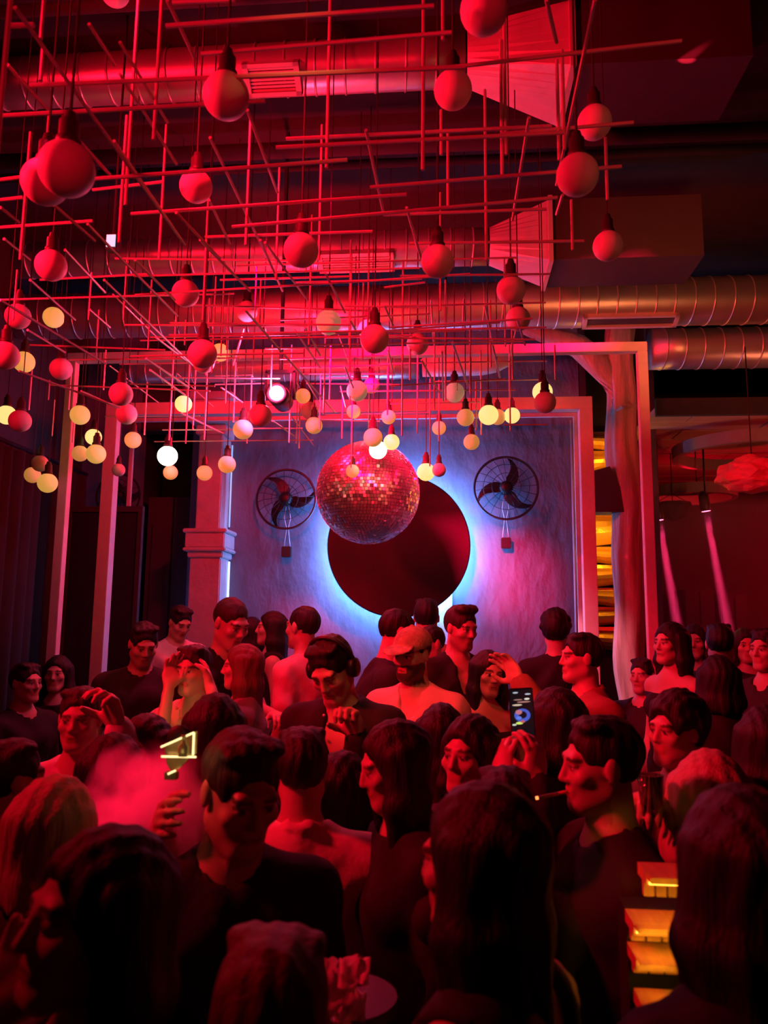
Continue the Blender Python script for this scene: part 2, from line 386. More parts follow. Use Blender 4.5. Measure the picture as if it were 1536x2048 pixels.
v, f = loft(rings); obj('trunk', mesh('trunk', v, f, 'trunk_wood', True), tk)
br = tube_data([(0.0, 0, 3.4), (-0.1, 0.02, 3.75), (-0.35, 0.05, 4.0), (-0.8, 0.1, 4.2)], [0.13, 0.12, 0.1, 0.06], 14)
obj('branch', mesh('branch', br[0], br[1], 'trunk_wood', True), tk)
# dark wedge-shaped bracket on the trunk
wz = P(1215, 1022, 6.2).z - PF; wt = P(1215, 930, 6.2).z - PF
v = [(-0.33, -0.1, wz), (0.02, -0.1, wz), (0.02, 0.1, wz), (-0.33, 0.1, wz), (-0.33, -0.1, wt - 0.05), (-0.15, -0.1, wt), (-0.15, 0.1, wt), (-0.33, 0.1, wt - 0.05)]
obj('bracket', mesh('bracket', v, [(3, 2, 1, 0), (4, 5, 6, 7), (0, 1, 5, 4), (1, 2, 6, 5), (2, 3, 7, 6), (3, 0, 4, 7)], 'dark_wall'), tk)

# ------------------------------------------------------------------ right-hand back room: planked ceiling, ring lamps, lantern
sp_y0, sp_y1 = 6.62, 10.2
spz = P(1400, 826, sp_y0).z
pk = struct(empty('ceiling_planked'))
xa, xb = P(1302, 900, 6.6).x + 0.05, XR
nrow = 11
for i in range(nrow):
    y0 = sp_y0 + (sp_y1 - sp_y0) * i / nrow; y1 = sp_y0 + (sp_y1 - sp_y0) * (i + 1) / nrow - 0.012
    cut = xa + 0.35 + ((i * 0.73) % 1.4)
    for (x0, x1) in ((xa, cut - 0.006), (cut + 0.006, xb)):
        box('plank', x0, x1, y0, y1, spz + random.uniform(0, 0.012), spz + 0.05, 'plank_wood', pk)
box('fascia', xa, xb, sp_y0 - 0.05, sp_y0 - 0.003, spz - 0.03, spz + 0.12, 'ceiling_black', pk)
def ring_lamp(px, py, rx, Y, label, thick=0.06, lit=None):
    c = P(px, py, Y); R = rx / F * Y
    e = empty('ring_lamp', c); tag(e, label, 'ceiling lamp')
    prof = [(R - thick, -0.05), (R, -0.05), (R, 0.06), (R - thick, 0.06)]
    n = 56; v = []; f = []
    for i in range(n):
        a = 2 * math.pi * i / n
        for (r, z) in prof: v.append((r * math.cos(a), r * math.sin(a), z))
    for i in range(n):
        for j in range(4): f.append((i * 4 + j, ((i + 1) % n) * 4 + j, ((i + 1) % n) * 4 + (j + 1) % 4, i * 4 + (j + 1) % 4))
    obj('ring_body', mesh('ring_body', v, f, 'ring_paint'), e)
    for k in range(3):
        a = 2 * math.pi * k / 3 + 0.4
        tube('hanger', [((R - thick / 2) * math.cos(a), (R - thick / 2) * math.sin(a), 0.05), ((R - thick / 2) * math.cos(a), (R - thick / 2) * math.sin(a), max(0.1, spz - c.z))], 0.006, 'wire_dark', e, 6)
    return c, R, e
ring_lamp(1500, 903, 145, 7.4, 'wide dark ring lamp hanging under the planked ceiling')
c2, R2, e2 = ring_lamp(1378, 990, 88, 8.6, 'small ring lamp with a glowing red inner band')
light('ring_red_glow', 'POINT', (c2.x, c2.y, c2.z - 0.02), RED, 5, 0.06)
# crumpled red paper lantern
lc = P(1505, 950, 6.0)
bm = bmesh.new(); bmesh.ops.create_icosphere(bm, subdivisions=4, radius=1.0)
for vv in bm.verts:
    n_ = mnoise.noise(vv.co * 2.3) * 0.22 + mnoise.noise(vv.co * 6) * 0.07
    vv.co = Vector((vv.co.x * 0.25, vv.co.y * 0.2, vv.co.z * 0.14)) * (1 + n_)
me = bpy.data.meshes.new('shade'); bm.to_mesh(me); bm.free(); me.materials.append(MATS['lantern_cloth'])
ln = empty('cloth_lantern', lc); tag(ln, 'crumpled red cloth lantern hanging in the back room', 'lantern')
obj('shade', me, ln); tube('cord', [(0, 0, 0.12), (0, 0, 4.12 - lc.z)], 0.005, 'cord_black', ln, 6)
light('lantern_red', 'SPOT', (lc.x - 0.1, lc.y - 1.1, lc.z - 0.3), RED, 14, 0.1, lc, 40, 0.6)
# small glass bowl pendant
gb = empty('bowl_pendant', P(1345, 1010, 8.2)); tag(gb, 'dim faceted glass bowl pendant below the small ring lamp', 'pendant lamp')
v, f = lathe_data([(0.03, -0.17), (0.13, -0.12), (0.2, 0.0), (0.19, 0.02), (0.12, -0.1), (0.02, -0.15)], 9)
obj('bowl', mesh('bowl', v, f, 'dark_glass'), gb); tube('cord', [(0, 0, 0.0), (0, 0, spz - gb.location.z)], 0.005, 'cord_black', gb, 6)
for s in (-1, 1): tube('bowl_chain', [(s * 0.19, 0, 0.01), (0, 0, 0.12)], 0.004, 'cord_black', gb, 6)
# two narrow beam lamps in haze
BEAMS = [((1318, 1040), (1352, 1235), 7.6, 'beam lamp with a wide red shaft of light'), ((1412, 1022), (1452, 1235), 7.8, 'beam lamp with a thin red shaft of light')]
for (p0, p1, Y, lab) in BEAMS:
    a = P(p0[0], p0[1], Y); b = P(p1[0], p1[1], Y)
    e = empty('beam_lamp', a); tag(e, lab + ' in the back room', 'stage light')
    d = (b - a).normalized(); q = (-d).to_track_quat('Z', 'Y').to_matrix().to_4x4()
    v, f = lathe_data([(0.045, 0.0), (0.05, 0.02), (0.05, 0.16), (0.02, 0.2)], 16)
    hs = obj('housing', mesh('housing', v, f, 'lamp_housing', True), e); hs.matrix_local = q
    v, f = lathe_data([(0.042, -0.004), (0.042, -0.002)], 16); l = obj('lens', mesh('lens', v, f, 'spot_lens'), e); l.matrix_local = q
    tube('hanger', [Vector((0, 0, 0.16)), Vector((0, 0, max(0.3, spz - a.z)))], 0.01, 'wire_dark', e, 6)
    light('beam_light', 'SPOT', a + d * 0.03, (1.0, 0.03, 0.14), 9000, 0.03, b, 4.2, 0.15)
# the haze that shows the beams
hz0, hz1 = P(1304, 1260, 7.2), P(1500, 1000, 7.2)
hb = box('haze', a1 + 0.27, hz1.x + 0.5, 7.35, 8.1, 1.2, P(1400, 1000, 7.7).z, None)
hm = bpy.data.materials.new('haze'); hm.use_nodes = True; nt = hm.node_tree; nt.nodes.remove(nt.nodes['Principled BSDF'])
vsn = nt.nodes.new('ShaderNodeVolumeScatter'); vsn.inputs['Density'].default_value = 0.22; vsn.inputs['Anisotropy'].default_value = 0.0
nt.links.new(vsn.outputs[0], nt.nodes['Material Output'].inputs['Volume']); hb.data.materials.clear(); hb.data.materials.append(hm)
tag(hb, 'thin smoky haze hanging in the back room', 'haze', None, 'stuff')
# dark cabinets along the far wall
for (xa_, xb_, yt, yb, lab) in ((1360, 1425, 1180, 1300, 'dark tall cabinet against the far wall behind the beams'), (1432, 1490, 1190, 1300, 'dark low cabinet against the far wall at the end')):
    p0 = P(xa_, yt, 9.9); p1 = P(xb_, yb, 9.9)
    e = empty('cabinet', ((p0.x + p1.x) / 2, 9.95, PF)); tag(e, lab, 'cabinet'); hw = (p1.x - p0.x) / 2
    box('carcass', -hw, hw, -0.2, 0.2, 0, p0.z - PF, 'booth_black', e)
    for s in (-1, 0): box('cabinet_door', s * hw + 0.01, (s + 1) * hw - 0.01, -0.225, -0.202, 0.05, p0.z - PF - 0.03, 'booth_black', e)

light('back_room_red_fill', 'POINT', (4.2, 8.2, 2.9), RED, 55, 0.2)  # unseen fill added to lift the dark back room
light('plank_warm_fill', 'SPOT', (3.2, 5.6, 2.7), (1.0, 0.22, 0.1), 50, 0.15, (2.6, 7.2, 3.75), 80, 0.8)  # unseen fill added so the ceiling planks show
# ------------------------------------------------------------------ ventilation ducts
DUCTS = []
def duct(name, a, b, r, seam, label, seams_m='seam_steel'):
    a = Vector(a); b = Vector(b); L = (b - a).length
    e = empty(name, a); tag(e, label, 'duct'); DUCTS.append((a.y, a.z, r, a.x, b.x))
    q = (b - a).to_track_quat('X', 'Z'); e.rotation_euler = q.to_euler()
    n = 32; k = max(2, int(L / 0.25))
    rings = [[(L * i / k, r * math.cos(2 * math.pi * j / n), r * math.sin(2 * math.pi * j / n)) for j in range(n)] for i in range(k + 1)]
    v, f = loft(rings); obj('duct_body', mesh('duct_body', v, f, 'duct_steel', True), e)
    v, f = ring_data(r, 0.007, 32, 6, 'X'); rm = mesh('seam', v, f, seams_m, True)
    x = seam * 0.6
    while x < L:
        s = obj('seam', rm, e, (x, 0, 0)); s.rotation_euler = (0, 0.0, 0.10 if int(x / seam) % 2 else 0.085); x += seam
    return e, L
def grille(parent, x, w, h, r, ang, n, m='flare_steel'):
    """slatted grille let into the underside of a duct; children of the duct"""
    g = empty('grille'); g.parent = parent; g.location = (x, 0, 0); g.rotation_euler = (ang, 0, 0)
    for (a, b, c, d) in ((-w/2, w/2, -h/2, -h/2 + 0.02), (-w/2, w/2, h/2 - 0.02, h/2), (-w/2, -w/2 + 0.03, -h/2, h/2), (w/2 - 0.03, w/2, -h/2, h/2)):
        box('grille_frame', a, b, c, d, -r - 0.025, -r + 0.05, m, g)
    for i in range(n):
        y = -h/2 + 0.02 + (h - 0.04) * (i + 0.5) / n
        box('slat', -w/2 + 0.03, w/2 - 0.03, y - 0.3 * (h - .04) / n, y + 0.3 * (h - .04) / n, -r - 0.015, -r + 0.04, 'grille_dark' if n < 3 else m, g)
    return g
# nearest duct with flare into a plenum box
y1 = 3.7; c1 = P(800, 128, y1); z1 = c1.z
xa, xb = P(-30, 200, y1).x, P(930, 110, y1).x
d1_, L1 = duct('spiral_duct', (xa, y1, z1), (xb, y1, z1), 0.13, 0.16, 'spiral steel duct closest to the camera, ending in a flare')
grille(d1_, P(552, 170, y1).x - xa, 0.30, 0.16, 0.13, R_(-35), 7)
def flare(parent_name, x0, x1, y, z, r, hh, hd, box_x1, label):
    e = empty(parent_name, (x0, y, z)); tag(e, label, 'duct'); DUCTS.append((y, z, hh, x0, box_x1))
    n = 32; L = x1 - x0; ra = []; rb = []
    for j in range(n):
        a = 2 * math.pi * j / n; c, s = math.cos(a), math.sin(a)
        ra.append((0, r * c, r * s)); k = 1 / max(abs(c), abs(s)); rb.append((L, hd * c * k, hh * s * k))
    v, f = loft([ra, rb]); obj('flare', mesh('flare', v, f, 'flare_steel'), e)
    box('plenum', L + 0.01, box_x1 - x0, -hd, hd, -hh, hh, 'plenum_paint', e)
    box('flange', L - 0.012, L + 0.016, -hd - 0.02, hd + 0.02, -hh - 0.02, hh + 0.02, 'flare_steel', e)
    return e
flare('duct_flare', xb + 0.01, P(1128, 100, y1).x, y1, z1, 0.13, 0.24, 0.24, P(1465, 100, y1).x, 'wide flared duct end with a dark plenum box beside the closest duct')
# second duct
y2 = 5.0; c2_ = P(760, 500, y2); z2 = c2_.z
xa, xb = P(40, 520, y2).x, P(975, 490, y2).x
d2_, L2 = duct('spiral_duct', (xa, y2, z2), (xb, y2, z2), 0.125, 0.15, 'spiral steel duct lit magenta, second from the camera')
grille(d2_, P(715, 512, y2).x - xa, 0.52, 0.15, 0.125, R_(-30), 6)
flare('duct_flare', xb + 0.01, P(1092, 480, y2).x, y2, z2, 0.125, 0.21, 0.21, P(1385, 480, y2).x, 'flared duct end with a dark plenum box on the second duct')
# third, large duct across the whole room
y3 = 5.9; z3 = P(1000, 612, y3).z
xa, xb = XL + 0.02, XR - 0.02
d3_, L3 = duct('spiral_duct', (xa, y3, z3), (xb, y3, z3), 0.185, 0.145, 'largest spiral duct running across the whole room')
grille(d3_, P(1255, 622, y3).x - xa, 0.72, 0.13, 0.185, R_(-22), 1)
# fourth duct, at the right behind the outer portal
y4 = 6.4; z4 = P(1420, 697, y4).z
d4_, L4 = duct('spiral_duct', (P(1300, 700, y4).x, y4, z4), (XR - 0.02, y4, z4), 0.17, 0.15, 'dim red spiral duct below the largest one, beyond the outer portal')
# short duct with an elbow inside the outer portal
y5 = 6.3; z5 = P(900, 728, y5).z
sd_ = empty('elbow_duct', (P(845, 728, y5).x, y5, z5)); tag(sd_, 'short brass-coloured duct stub with a curved end above the blue wall', 'duct')
v, f = tube_data([(0, 0, 0), (0.25, 0, 0), (0.5, 0, 0), (0.62, 0.02, 0.02), (0.7, 0.08, 0.06), (0.74, 0.2, 0.1)], [0.105, 0.105, 0.1, 0.09, 0.07, 0.03], 24)
obj('duct_body', mesh('duct_body', v, f, 'flare_steel', True), sd_)
tube('hanger', [(0.2, 0, 0.1), (0.2, 0, CZ - z5)], 0.008, 'wire_dark', sd_, 6)
y6 = 6.55; z6 = P(600, 735, y6).z
d6_, L6 = duct('spiral_duct', (P(250, 735, y6).x, y6, z6), (P(838, 735, y6).x, y6, z6), 0.12, 0.14, 'slim red-lit spiral duct behind the rods above the middle portal')
for q_ in (0.3, 1.9): tube('hanger', [(q_, 0, 0.1), (q_, 0, CZ - z6)], 0.008, 'wire_dark', d6_, 6)
# ceiling clutter: cable trays and pipes, dark
for i, (y, z, r) in enumerate(((1.9, 4.85, 0.03), (2.6, 4.8, 0.045), (3.2, 4.88, 0.03), (4.3, 4.82, 0.05), (4.6, 4.9, 0.03))):
    o = tube('ceiling_pipe', [(XL, y, z), (XR, y, z)], r, 'ceiling_black', None, 10)
    tag(o, ['thin dark pipe under the ceiling nearest the camera', 'dark pipe under the ceiling, second from the camera', 'thin dark pipe in front of the closest duct', 'thick dark pipe between the first and second ducts', 'thin dark pipe just before the second duct'][i], 'pipe')
# dangling small flood lamp at the left
fl = empty('flood_lamp', P(226, 486, 3.4)); tag(fl, 'tiny dark flood lamp with a pale blue lit face among the rods', 'stage light')
box('housing', -0.03, 0.03, -0.02, 0.03, -0.04, 0.04, 'lamp_housing', fl, 0.004)
mat('pale_lens', (.6, .8, .9), .3, emit=(.45, .75, 1.0), estr=0.9)
box('lens', -0.022, 0.022, -0.026, -0.021, -0.03, 0.03, 'pale_lens', fl)
tube('bracket', [(0, 0, 0.04), (0, 0, CZ - fl.location.z)], 0.006, 'cord_black', fl, 6)

# ------------------------------------------------------------------ rod lattice
lat = empty('rod_lattice', (0, 3, CZ)); tag(lat, 'suspended lattice of thin crossing metal rods holding the globe lamps', 'lattice')
OFF = Vector(lat.location)
def rod(a, b, r=0.0055): bar('rod', Vector(a) - OFF, Vector(b) - OFF, r, 'rod_metal', lat)
def rx(x1, y1, x2, y2, Y, r=0.0062):
    a = P(x1, y1, Y); b = P(x2, y2, Y); rod(a, b, r)
def ry(x1, y1, x2, y2, h, r=0.0055):
    a = PZ(x1, y1, CAM.z + h); b = PZ(x2, y2, CAM.z + h); rod(a, b, r)
def rz(x1, y1, x2, y2, Y, r=0.006):
    a = P(x1, y1, Y); b = P(x2, y2, Y); x = (a.x + b.x) / 2
    if y1 < 3: a.z = CZ
    rod((x, Y, a.z), (x, Y, b.z), r)
for t in [(60,171,930,134,1.75), (0,232,530,202,1.8), (332,52,868,12,1.7), (402,108,903,65,1.85), (345,5,470,0,1.8), (188,358,695,320,2.0), (552,295,1128,265,2.1), (572,278,1103,252,2.25),
          (262,428,813,389,2.3), (740,375,1243,333,2.2), (464,454,1115,395,2.4), (410,474,745,463,2.7), (768,430,1093,418,2.6), (185,380,325,364,2.5), (0,455,185,442,2.4), (15,52,68,50,1.5),
          (818,487,1168,482,2.8), (880,137,1363,82,2.0), (1000,268,1267,245,2.3), (0,360,60,352,2.1), (0,400,45,395,2.2),
          (230,517,600,522,3.0), (270,590,768,560,3.0), (0,600,330,590,3.2), (340,646,700,650,3.3), (250,650,620,652,3.4), (640,665,1045,655,3.5), (300,675,930,662,3.6), (768,676,1070,679,3.3),
          (620,690,1045,683,3.7), (530,697,768,694,3.8), (780,655,1065,637,3.1), (740,664,1000,645,3.4), (768,560,940,548,2.9), (800,552,1100,548,3.0), (690,612,850,615,3.3), (768,575,850,565,3.1),
          (430,752,505,750,4.5), (430,769,560,766,4.4), (600,767,800,769,4.6), (260,768,430,772,4.2), (500,811,560,810,4.6), (505,857,605,857,4.5), (325,860,500,859,4.6), (470,735,580,727,4.7),
          (780,772,1012,758,4.2), (765,782,1032,780,4.5), (650,830,858,825,4.9), (600,840,760,842,4.9), (780,808,960,804,4.6), (600,735,805,730,4.2), (600,748,790,748,4.5), (680,783,860,782,4.6),
          (210,833,400,832,4.8), (100,770,420,782,4.0), (60,690,330,700,3.7), (120,720,480,716,3.9), (380,610,760,622,3.4), (440,560,700,553,3.1), (80,560,300,548,3.0), (560,640,860,628,3.5),
          (330,755,560,757,4.3), (640,757,735,755,4.4), (560,718,768,712,4.1)]:
    rx(*t, r=0.0058 if t[4] < 2.9 else 0.0046)
for t in [(30,15,370,490,1.28), (178,48,230,130,1.5), (240,85,335,245,1.5), (240,148,353,328,1.45), (335,0,390,118,1.55), (15,130,100,225,1.4), (155,278,220,350,1.3), (228,282,370,490,1.35), (420,275,535,517,1.45),
          (495,220,555,385,1.5), (352,425,440,517,1.3), (108,410,190,482,1.25), (175,448,245,520,1.3), (0,415,38,445,1.2), (8,478,60,520,1.25), (418,400,460,488,1.4), (230,505,355,632,1.3), (208,560,385,730,1.25),
          (0,600,212,728,1.15), (400,480,500,582,1.35), (490,620,670,825,1.25), (520,480,565,582,1.4), (530,485,615,600,1.4), (38,742,240,815,1.1), (292,717,378,775,1.2), (360,825,445,867,1.15), (442,775,485,805,1.3),
          (545,842,588,872,1.15), (162,782,235,815,1.15), (1058,235,1025,440,1.5), (1190,0,1113,370,1.5), (1125,390,1113,429,1.4), (1093,0,1113,85,1.5), (732,260,768,430,1.45), (813,415,843,520,1.4), (843,720,878,785,1.2),
          (905,685,935,770,1.25), (610,655,640,710,1.3), (590,660,640,735,1.35), (768,610,790,660,1.35), (312,675,385,730,1.3), (180,620,220,655,1.25), (55,660,130,705,1.2), (650,545,690,625,1.4), (985,690,1000,755,1.3), (970,610,985,680,1.35),
          (1035,640,1050,690,1.3), (700,640,735,700,1.35), (130,500,210,585,1.3), (60,560,150,640,1.2), (270,520,350,600,1.3), (300,740,370,790,1.2)]:
    ry(*t, r=0.0052)
for t in [(10,0,4,310,1.35), (85,0,84,78,1.7), (87,95,80,162,1.7), (263,0,265,410,2.1), (322,0,309,280,1.9), (240,232,252,485,2.3), (52,265,50,520,2.2), (98,225,95,290,2.0), (652,0,662,335,2.2), (495,240,498,490,2.5),
          (843,0,850,340,2.1), (885,0,887,80,2.0), (883,220,882,310,2.4), (993,80,1013,350,2.3), (1005,40,1015,310,2.3), (893,260,899,415,2.6), (960,180,983,520,2.6), (1213,275,1213,400,2.4), (1140,400,1148,500,2.7), (1125,100,1128,300,2.2),
          (1112,120,1120,320,2.3), (640,250,642,520,2.8), (325,250,326,520,2.7), (410,400,412,640,3.0), (555,330,556,560,2.9), (620,430,622,690,3.3), (735,500,738,700,3.5), (700,480,700,690,3.5), (805,520,806,720,3.4), (890,560,892,800,4.0),
          (980,600,982,735,3.7), (1025,560,1023,760,3.8), (1020,690,1019,862,4.4), (292,765,291,870,4.4), (147,830,147,885,4.6), (61,740,61,820,4.0), (388,740,389,858,4.3), (468,725,470,845,4.4), (502,750,503,825,4.4), (599,810,599,897,4.7),
          (580,690,582,885,4.4), (495,825,495,887,4.6), (413,700,412,880,4.3), (345,640,344,880,4.1), (543,690,543,780,4.3), (195,620,195,715,3.8), (140,740,140,820,4.2), (98,760,98,800,4.4), (210,700,209,780,4.1), (105,800,108,872,4.7),
          (878,760,878,882,4.6), (952,760,952,860,4.5), (962,700,962,870,4.6), (685,790,684,877,4.7), (640,750,641,860,4.5), (775,700,776,830,4.4), (820,640,821,760,4.0), (868,640,870,820,4.3), (940,650,941,790,4.1), (700,700,701,800,4.2),
          (725,560,727,720,3.6), (660,690,661,800,4.2), (300,560,300,700,3.5), (250,520,251,640,3.3), (180,545,181,640,3.4), (30,540,31,640,3.2), (370,640,371,690,3.7), (455,600,456,700,3.7), (520,560,521,650,3.5), (1110,690,1110,760,3.9)]:
    rz(*t, r=0.0055 if t[4] < 2.9 else 0.0048)
rr_ = random.Random(21)
for i in range(46):
    Y_ = rr_.uniform(2.9, 5.0); x0_ = rr_.uniform(-0.5, 0.10) * Y_ ; z_ = CAM.z + rr_.uniform(1.12, 1.55)
    if i % 3 == 0: rod((x0_, Y_, z_), (min(x0_ + rr_.uniform(0.4, 1.2), 0.13 * Y_), Y_, z_), 0.0042)
    elif i % 3 == 1: rod((x0_, Y_, z_), (x0_, Y_ + rr_.uniform(0.3, 0.8), z_), 0.0042)
    else: rod((x0_, Y_, z_ + 0.35), (x0_, Y_, z_ - rr_.uniform(0.1, 0.3)), 0.0042)
rod(P(488, 657, 4.3), P(466, 730, 4.45), 0.007)
rod(P(681, 772, 4.4), P(692, 815, 4.4), 0.0048)

# ------------------------------------------------------------------ globe pendant lamps
def hang_z(c):
    for (yd, zd, rd, x0_, x1_) in DUCTS:
        if abs(c.y - yd) < rd + 0.02 and x0_ < c.x < x1_: return zd - math.sqrt(max(0, rd * rd - (c.y - yd) ** 2)) + 0.003
    return CZ
bm = bmesh.new(); bmesh.ops.create_uvsphere(bm, u_segments=28, v_segments=18, radius=1.0)
for fc_ in bm.faces: fc_.smooth = True
GLOBE = bpy.data.meshes.new('globe_base'); bm.to_mesh(GLOBE); bm.free()
GM = {}
def globe_mesh(kind):
    if kind not in GM:
        m = GLOBE.copy(); m.name = 'globe_' + kind; m.materials.append(MATS['globe_' + kind]); GM[kind] = m
    return GM[kind]
v, f = lathe_data([(0.004, 0.075), (0.012, 0.073), (0.016, 0.055), (0.022, 0.05), (0.022, 0.012), (0.027, 0.008), (0.027, -0.012)], 16)
SOCK = mesh('socket', v, f, 'socket_black', True)
G = [
 (133,338,110,'off','huge unlit red globe hanging in front of another globe'), (90,364,92,'off','bright pink unlit globe half covered by a huge red globe'), (452,192,92,'off','large unlit red globe over the slatted grille of the closest duct'),
 (230,-17,58,'off','red globe cut by the upper picture edge'), (968,20,95,'off','large rosy globe in front of the flared duct corner'), (906,180,76,'off','rosy globe below the flared duct end'),
 (1189,245,68,'off','salmon globe at the end of the rods, above a larger one'), (1155,350,84,'off','large salmon globe below and beside a smaller one at the rod ends'), (1216,492,60,'off','lone salmon globe before the second plenum box'),
 (392,373,65,'off','red globe hanging alone midway between the first two ducts'), (602,501,70,'off','bright red globe beside the slatted grille of the second duct'), (875,523,66,'off','red globe beside the second flared duct end'),
 (102,531,62,'off','red globe hanging alone under two depth rods at the side'), (1022,580,58,'off','rosy globe against the largest duct, upper of two touching'), (1036,638,49,'off','rosy globe against the largest duct, lower of two touching'),
 (371,587,54,'off','dark red globe against the largest duct near the curled bracket'), (494,623,42,'off','dark brownish red globe against the largest duct'), (657,645,50,'pale','pale pinkish grey globe under the largest duct'),
 (749,678,58,'off','deep red globe in the centre below the largest duct'), (736,660,42,'pale','pale globe peeking from behind the central deep red globe'), (835,688,44,'off','dusky rose globe beside the central deep red globe'),
 (36,633,50,'off','dusky red globe near the wall under the largest duct'), (107,635,41,'yellow','yellow globe crossed by a depth rod near the side wall'), (405,708,58,'off','red globe in front of a yellow one and a dusky one'),
 (440,705,36,'yellow','yellow globe half hidden behind a red globe'), (407,724,45,'off','dusky globe peeking out under a red globe'), (10,711,56,'off','red globe cut by the picture edge beside a yellow one'),
 (48,724,42,'yellow','yellow globe crossed by a rod beside a cut red globe'), (122,738,44,'off','dusky red globe hanging alone above the outer portal post'), (242,788,47,'off','red globe touching another below it by the portal corner'),
 (253,828,42,'off','dim red globe just below a red one by the portal corner'), (367,808,34,'bright','pale yellow globe above the lit slanting rod'), (13,830,38,'bright','bright yellow globe cut by the picture edge'),
 (40,842,44,'off','red globe beside a bright yellow one at the picture edge'), (160,830,39,'yellow','yellow globe in front of the outer portal post top'), (187,874,32,'bright','bright small globe above a pair of yellow globes'),
 (160,907,32,'dim','dim amber globe half behind a yellow one'), (192,908,39,'yellow','yellow globe overlapping a dim amber one'), (266,880,33,'orange','orange globe over the narrow blue wall strip'),
 (237,940,26,'off','little red globe near the fan on the narrow wall strip'), (335,912,40,'white','dazzling white globe above the dark doorway'), (341,945,29,'orange','orange globe just under the dazzling white one'),
 (409,946,31,'orange','orange globe in front of the pilaster'), (454,929,35,'orange','amber globe at the pilaster edge'), (486,859,40,'dim','mustard globe beside a deep red one near the stage lamp'),
 (521,831,46,'off','deep red globe below the glaring stage lamp'), (80,927,33,'off','red globe on top of two yellow ones at the side'), (65,950,32,'dim','dim yellow globe under a red one at the side'),
 (95,966,39,'yellow','lowest yellow globe in the cluster at the side'), (606,792,30,'orange','small orange globe partly behind a brown one'), (619,821,36,'off','brownish red globe above a mustard one'),
 (628,851,34,'dim','mustard globe below a brownish red one'), (714,782,42,'pale','pale grey globe beside a small red one over the ball'), (743,771,32,'off','small red globe behind a pale grey one'),
 (707,823,28,'orange','small peach globe crossed by a thin wire'), (746,875,38,'dim','mustard globe right above the dazzling white one at the ball'), (777,834,29,'orange','orange globe above a bright yellow one'),
 (756,900,36,'white','dazzling white globe touching the top of the mirror ball'), (783,884,32,'bright','bright yellow globe beside the dazzling white one at the ball'), (705,942,27,'orange','small peach globe hanging before the mirror ball'),
 (878,856,28,'orange','small orange globe crossed by a red rod'), (909,785,40,'pale','pale pinkish grey globe above the blue wall'), (931,835,35,'dim','amber globe beside the bright yellow pair'),
 (943,884,32,'dim','amber globe lowest beside the caged fan'), (977,830,40,'bright','bright yellow globe covering part of an amber one'), (995,834,32,'dim','amber globe half behind a bright yellow one'),
 (1024,831,32,'bright','yellow globe with a rod end below it'), (1085,784,40,'bright','bright yellow globe directly behind a red one'), (1090,805,44,'off','red globe directly in front of a bright yellow one'),
 (852,944,36,'bright','bright yellow globe touching the rim of the disc halo'), (878,940,28,'off','small red globe half behind a bright yellow one at the disc')]
for (gx, gy, gd, kind, lab) in G:
    D = 0.12 if gd >= 36 else (0.105 if gd >= 31 else 0.092)
    d = ray(gx, gy); t = D * F / gd * math.sqrt(1) ; c = CAM + d * t
    e = empty('globe_pendant', (c.x, c.y, c.z)); tag(e, lab, 'pendant lamp', 'globe pendants on the rod lattice')
    r = D / 2
    g = obj('globe', globe_mesh(kind), e); g.scale = (r, r, r)
    s = obj('socket', SOCK, e, (0, 0, r)); k = r / 0.06; s.scale = (k, k, k)
    bar('cord', (0, 0, r + 0.07 * k), (0, 0, hang_z(c) - c.z), 0.0038 if gd > 60 else 0.003, 'cord_black', e)

# ------------------------------------------------------------------ mirror ball
bc = P(736, 985, 5.75); BR = 103.5 / F * (ray(736, 985).length * 5.75 / ray(736, 985).y) * 0.995
mb = empty('mirror_ball', bc); tag(mb, 'big mirror ball covered in tiny tiles, glowing red', 'disco ball')
bm = bmesh.new(); bmesh.ops.create_uvsphere(bm, u_segments=48, v_segments=32, radius=BR - 0.006)
me = bpy.data.meshes.new('core'); bm.to_mesh(me); bm.free(); me.materials.append(MATS['ball_core']); obj('core', me, mb)
V = []; Fs = []; rnd = random.Random(3); ROWS = 50; ts = math.pi * BR / ROWS
for i in range(ROWS):
    lat_ = -math.pi / 2 + (i + 0.5) * math.pi / ROWS; n = max(3, int(2 * math.pi * BR * math.cos(lat_) / ts))
    for k in range(n):
        a = 2 * math.pi * (k + 0.5 * (i % 2)) / n
        nrm = Vector((math.cos(lat_) * math.cos(a), math.cos(lat_) * math.sin(a), math.sin(lat_)))
        tn = Vector((-math.sin(a), math.cos(a), 0)); up = nrm.cross(tn)
        nn = (nrm + tn * rnd.gauss(0, 0.13) + up * rnd.gauss(0, 0.13)).normalized(); tn = (tn - nn * tn.dot(nn)).normalized(); up = nn.cross(tn)
        hw = 0.5 * (2 * math.pi * BR * math.cos(lat_) / n) * 0.88; hh = ts * 0.44; c = nrm * BR; o0 = len(V)
        for (su, sv) in ((-1, -1), (1, -1), (1, 1), (-1, 1)): V.append(c + tn * hw * su + up * hh * sv)
        for (su, sv) in ((-1, -1), (1, -1), (1, 1), (-1, 1)): V.append(c - nn * 0.007 + tn * hw * su + up * hh * sv)
        Fs += [(o0, o0 + 1, o0 + 2, o0 + 3)] + [(o0 + q, o0 + 4 + q, o0 + 4 + (q + 1) % 4, o0 + (q + 1) % 4) for q in range(4)]
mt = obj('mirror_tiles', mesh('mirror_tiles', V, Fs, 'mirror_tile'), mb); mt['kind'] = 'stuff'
v, f = lathe_data([(0.02, BR + 0.09), (0.03, BR + 0.08), (0.03, BR + 0.02), (0.06, BR + 0.005), (0.06, BR - 0.02)], 20); obj('cap', mesh('cap', v, f, 'lamp_housing'), mb)
bar('hanging_rod', (0, 0, BR + 0.08), (0, 0, hang_z(bc) - bc.z), 0.008, 'cord_black', mb)

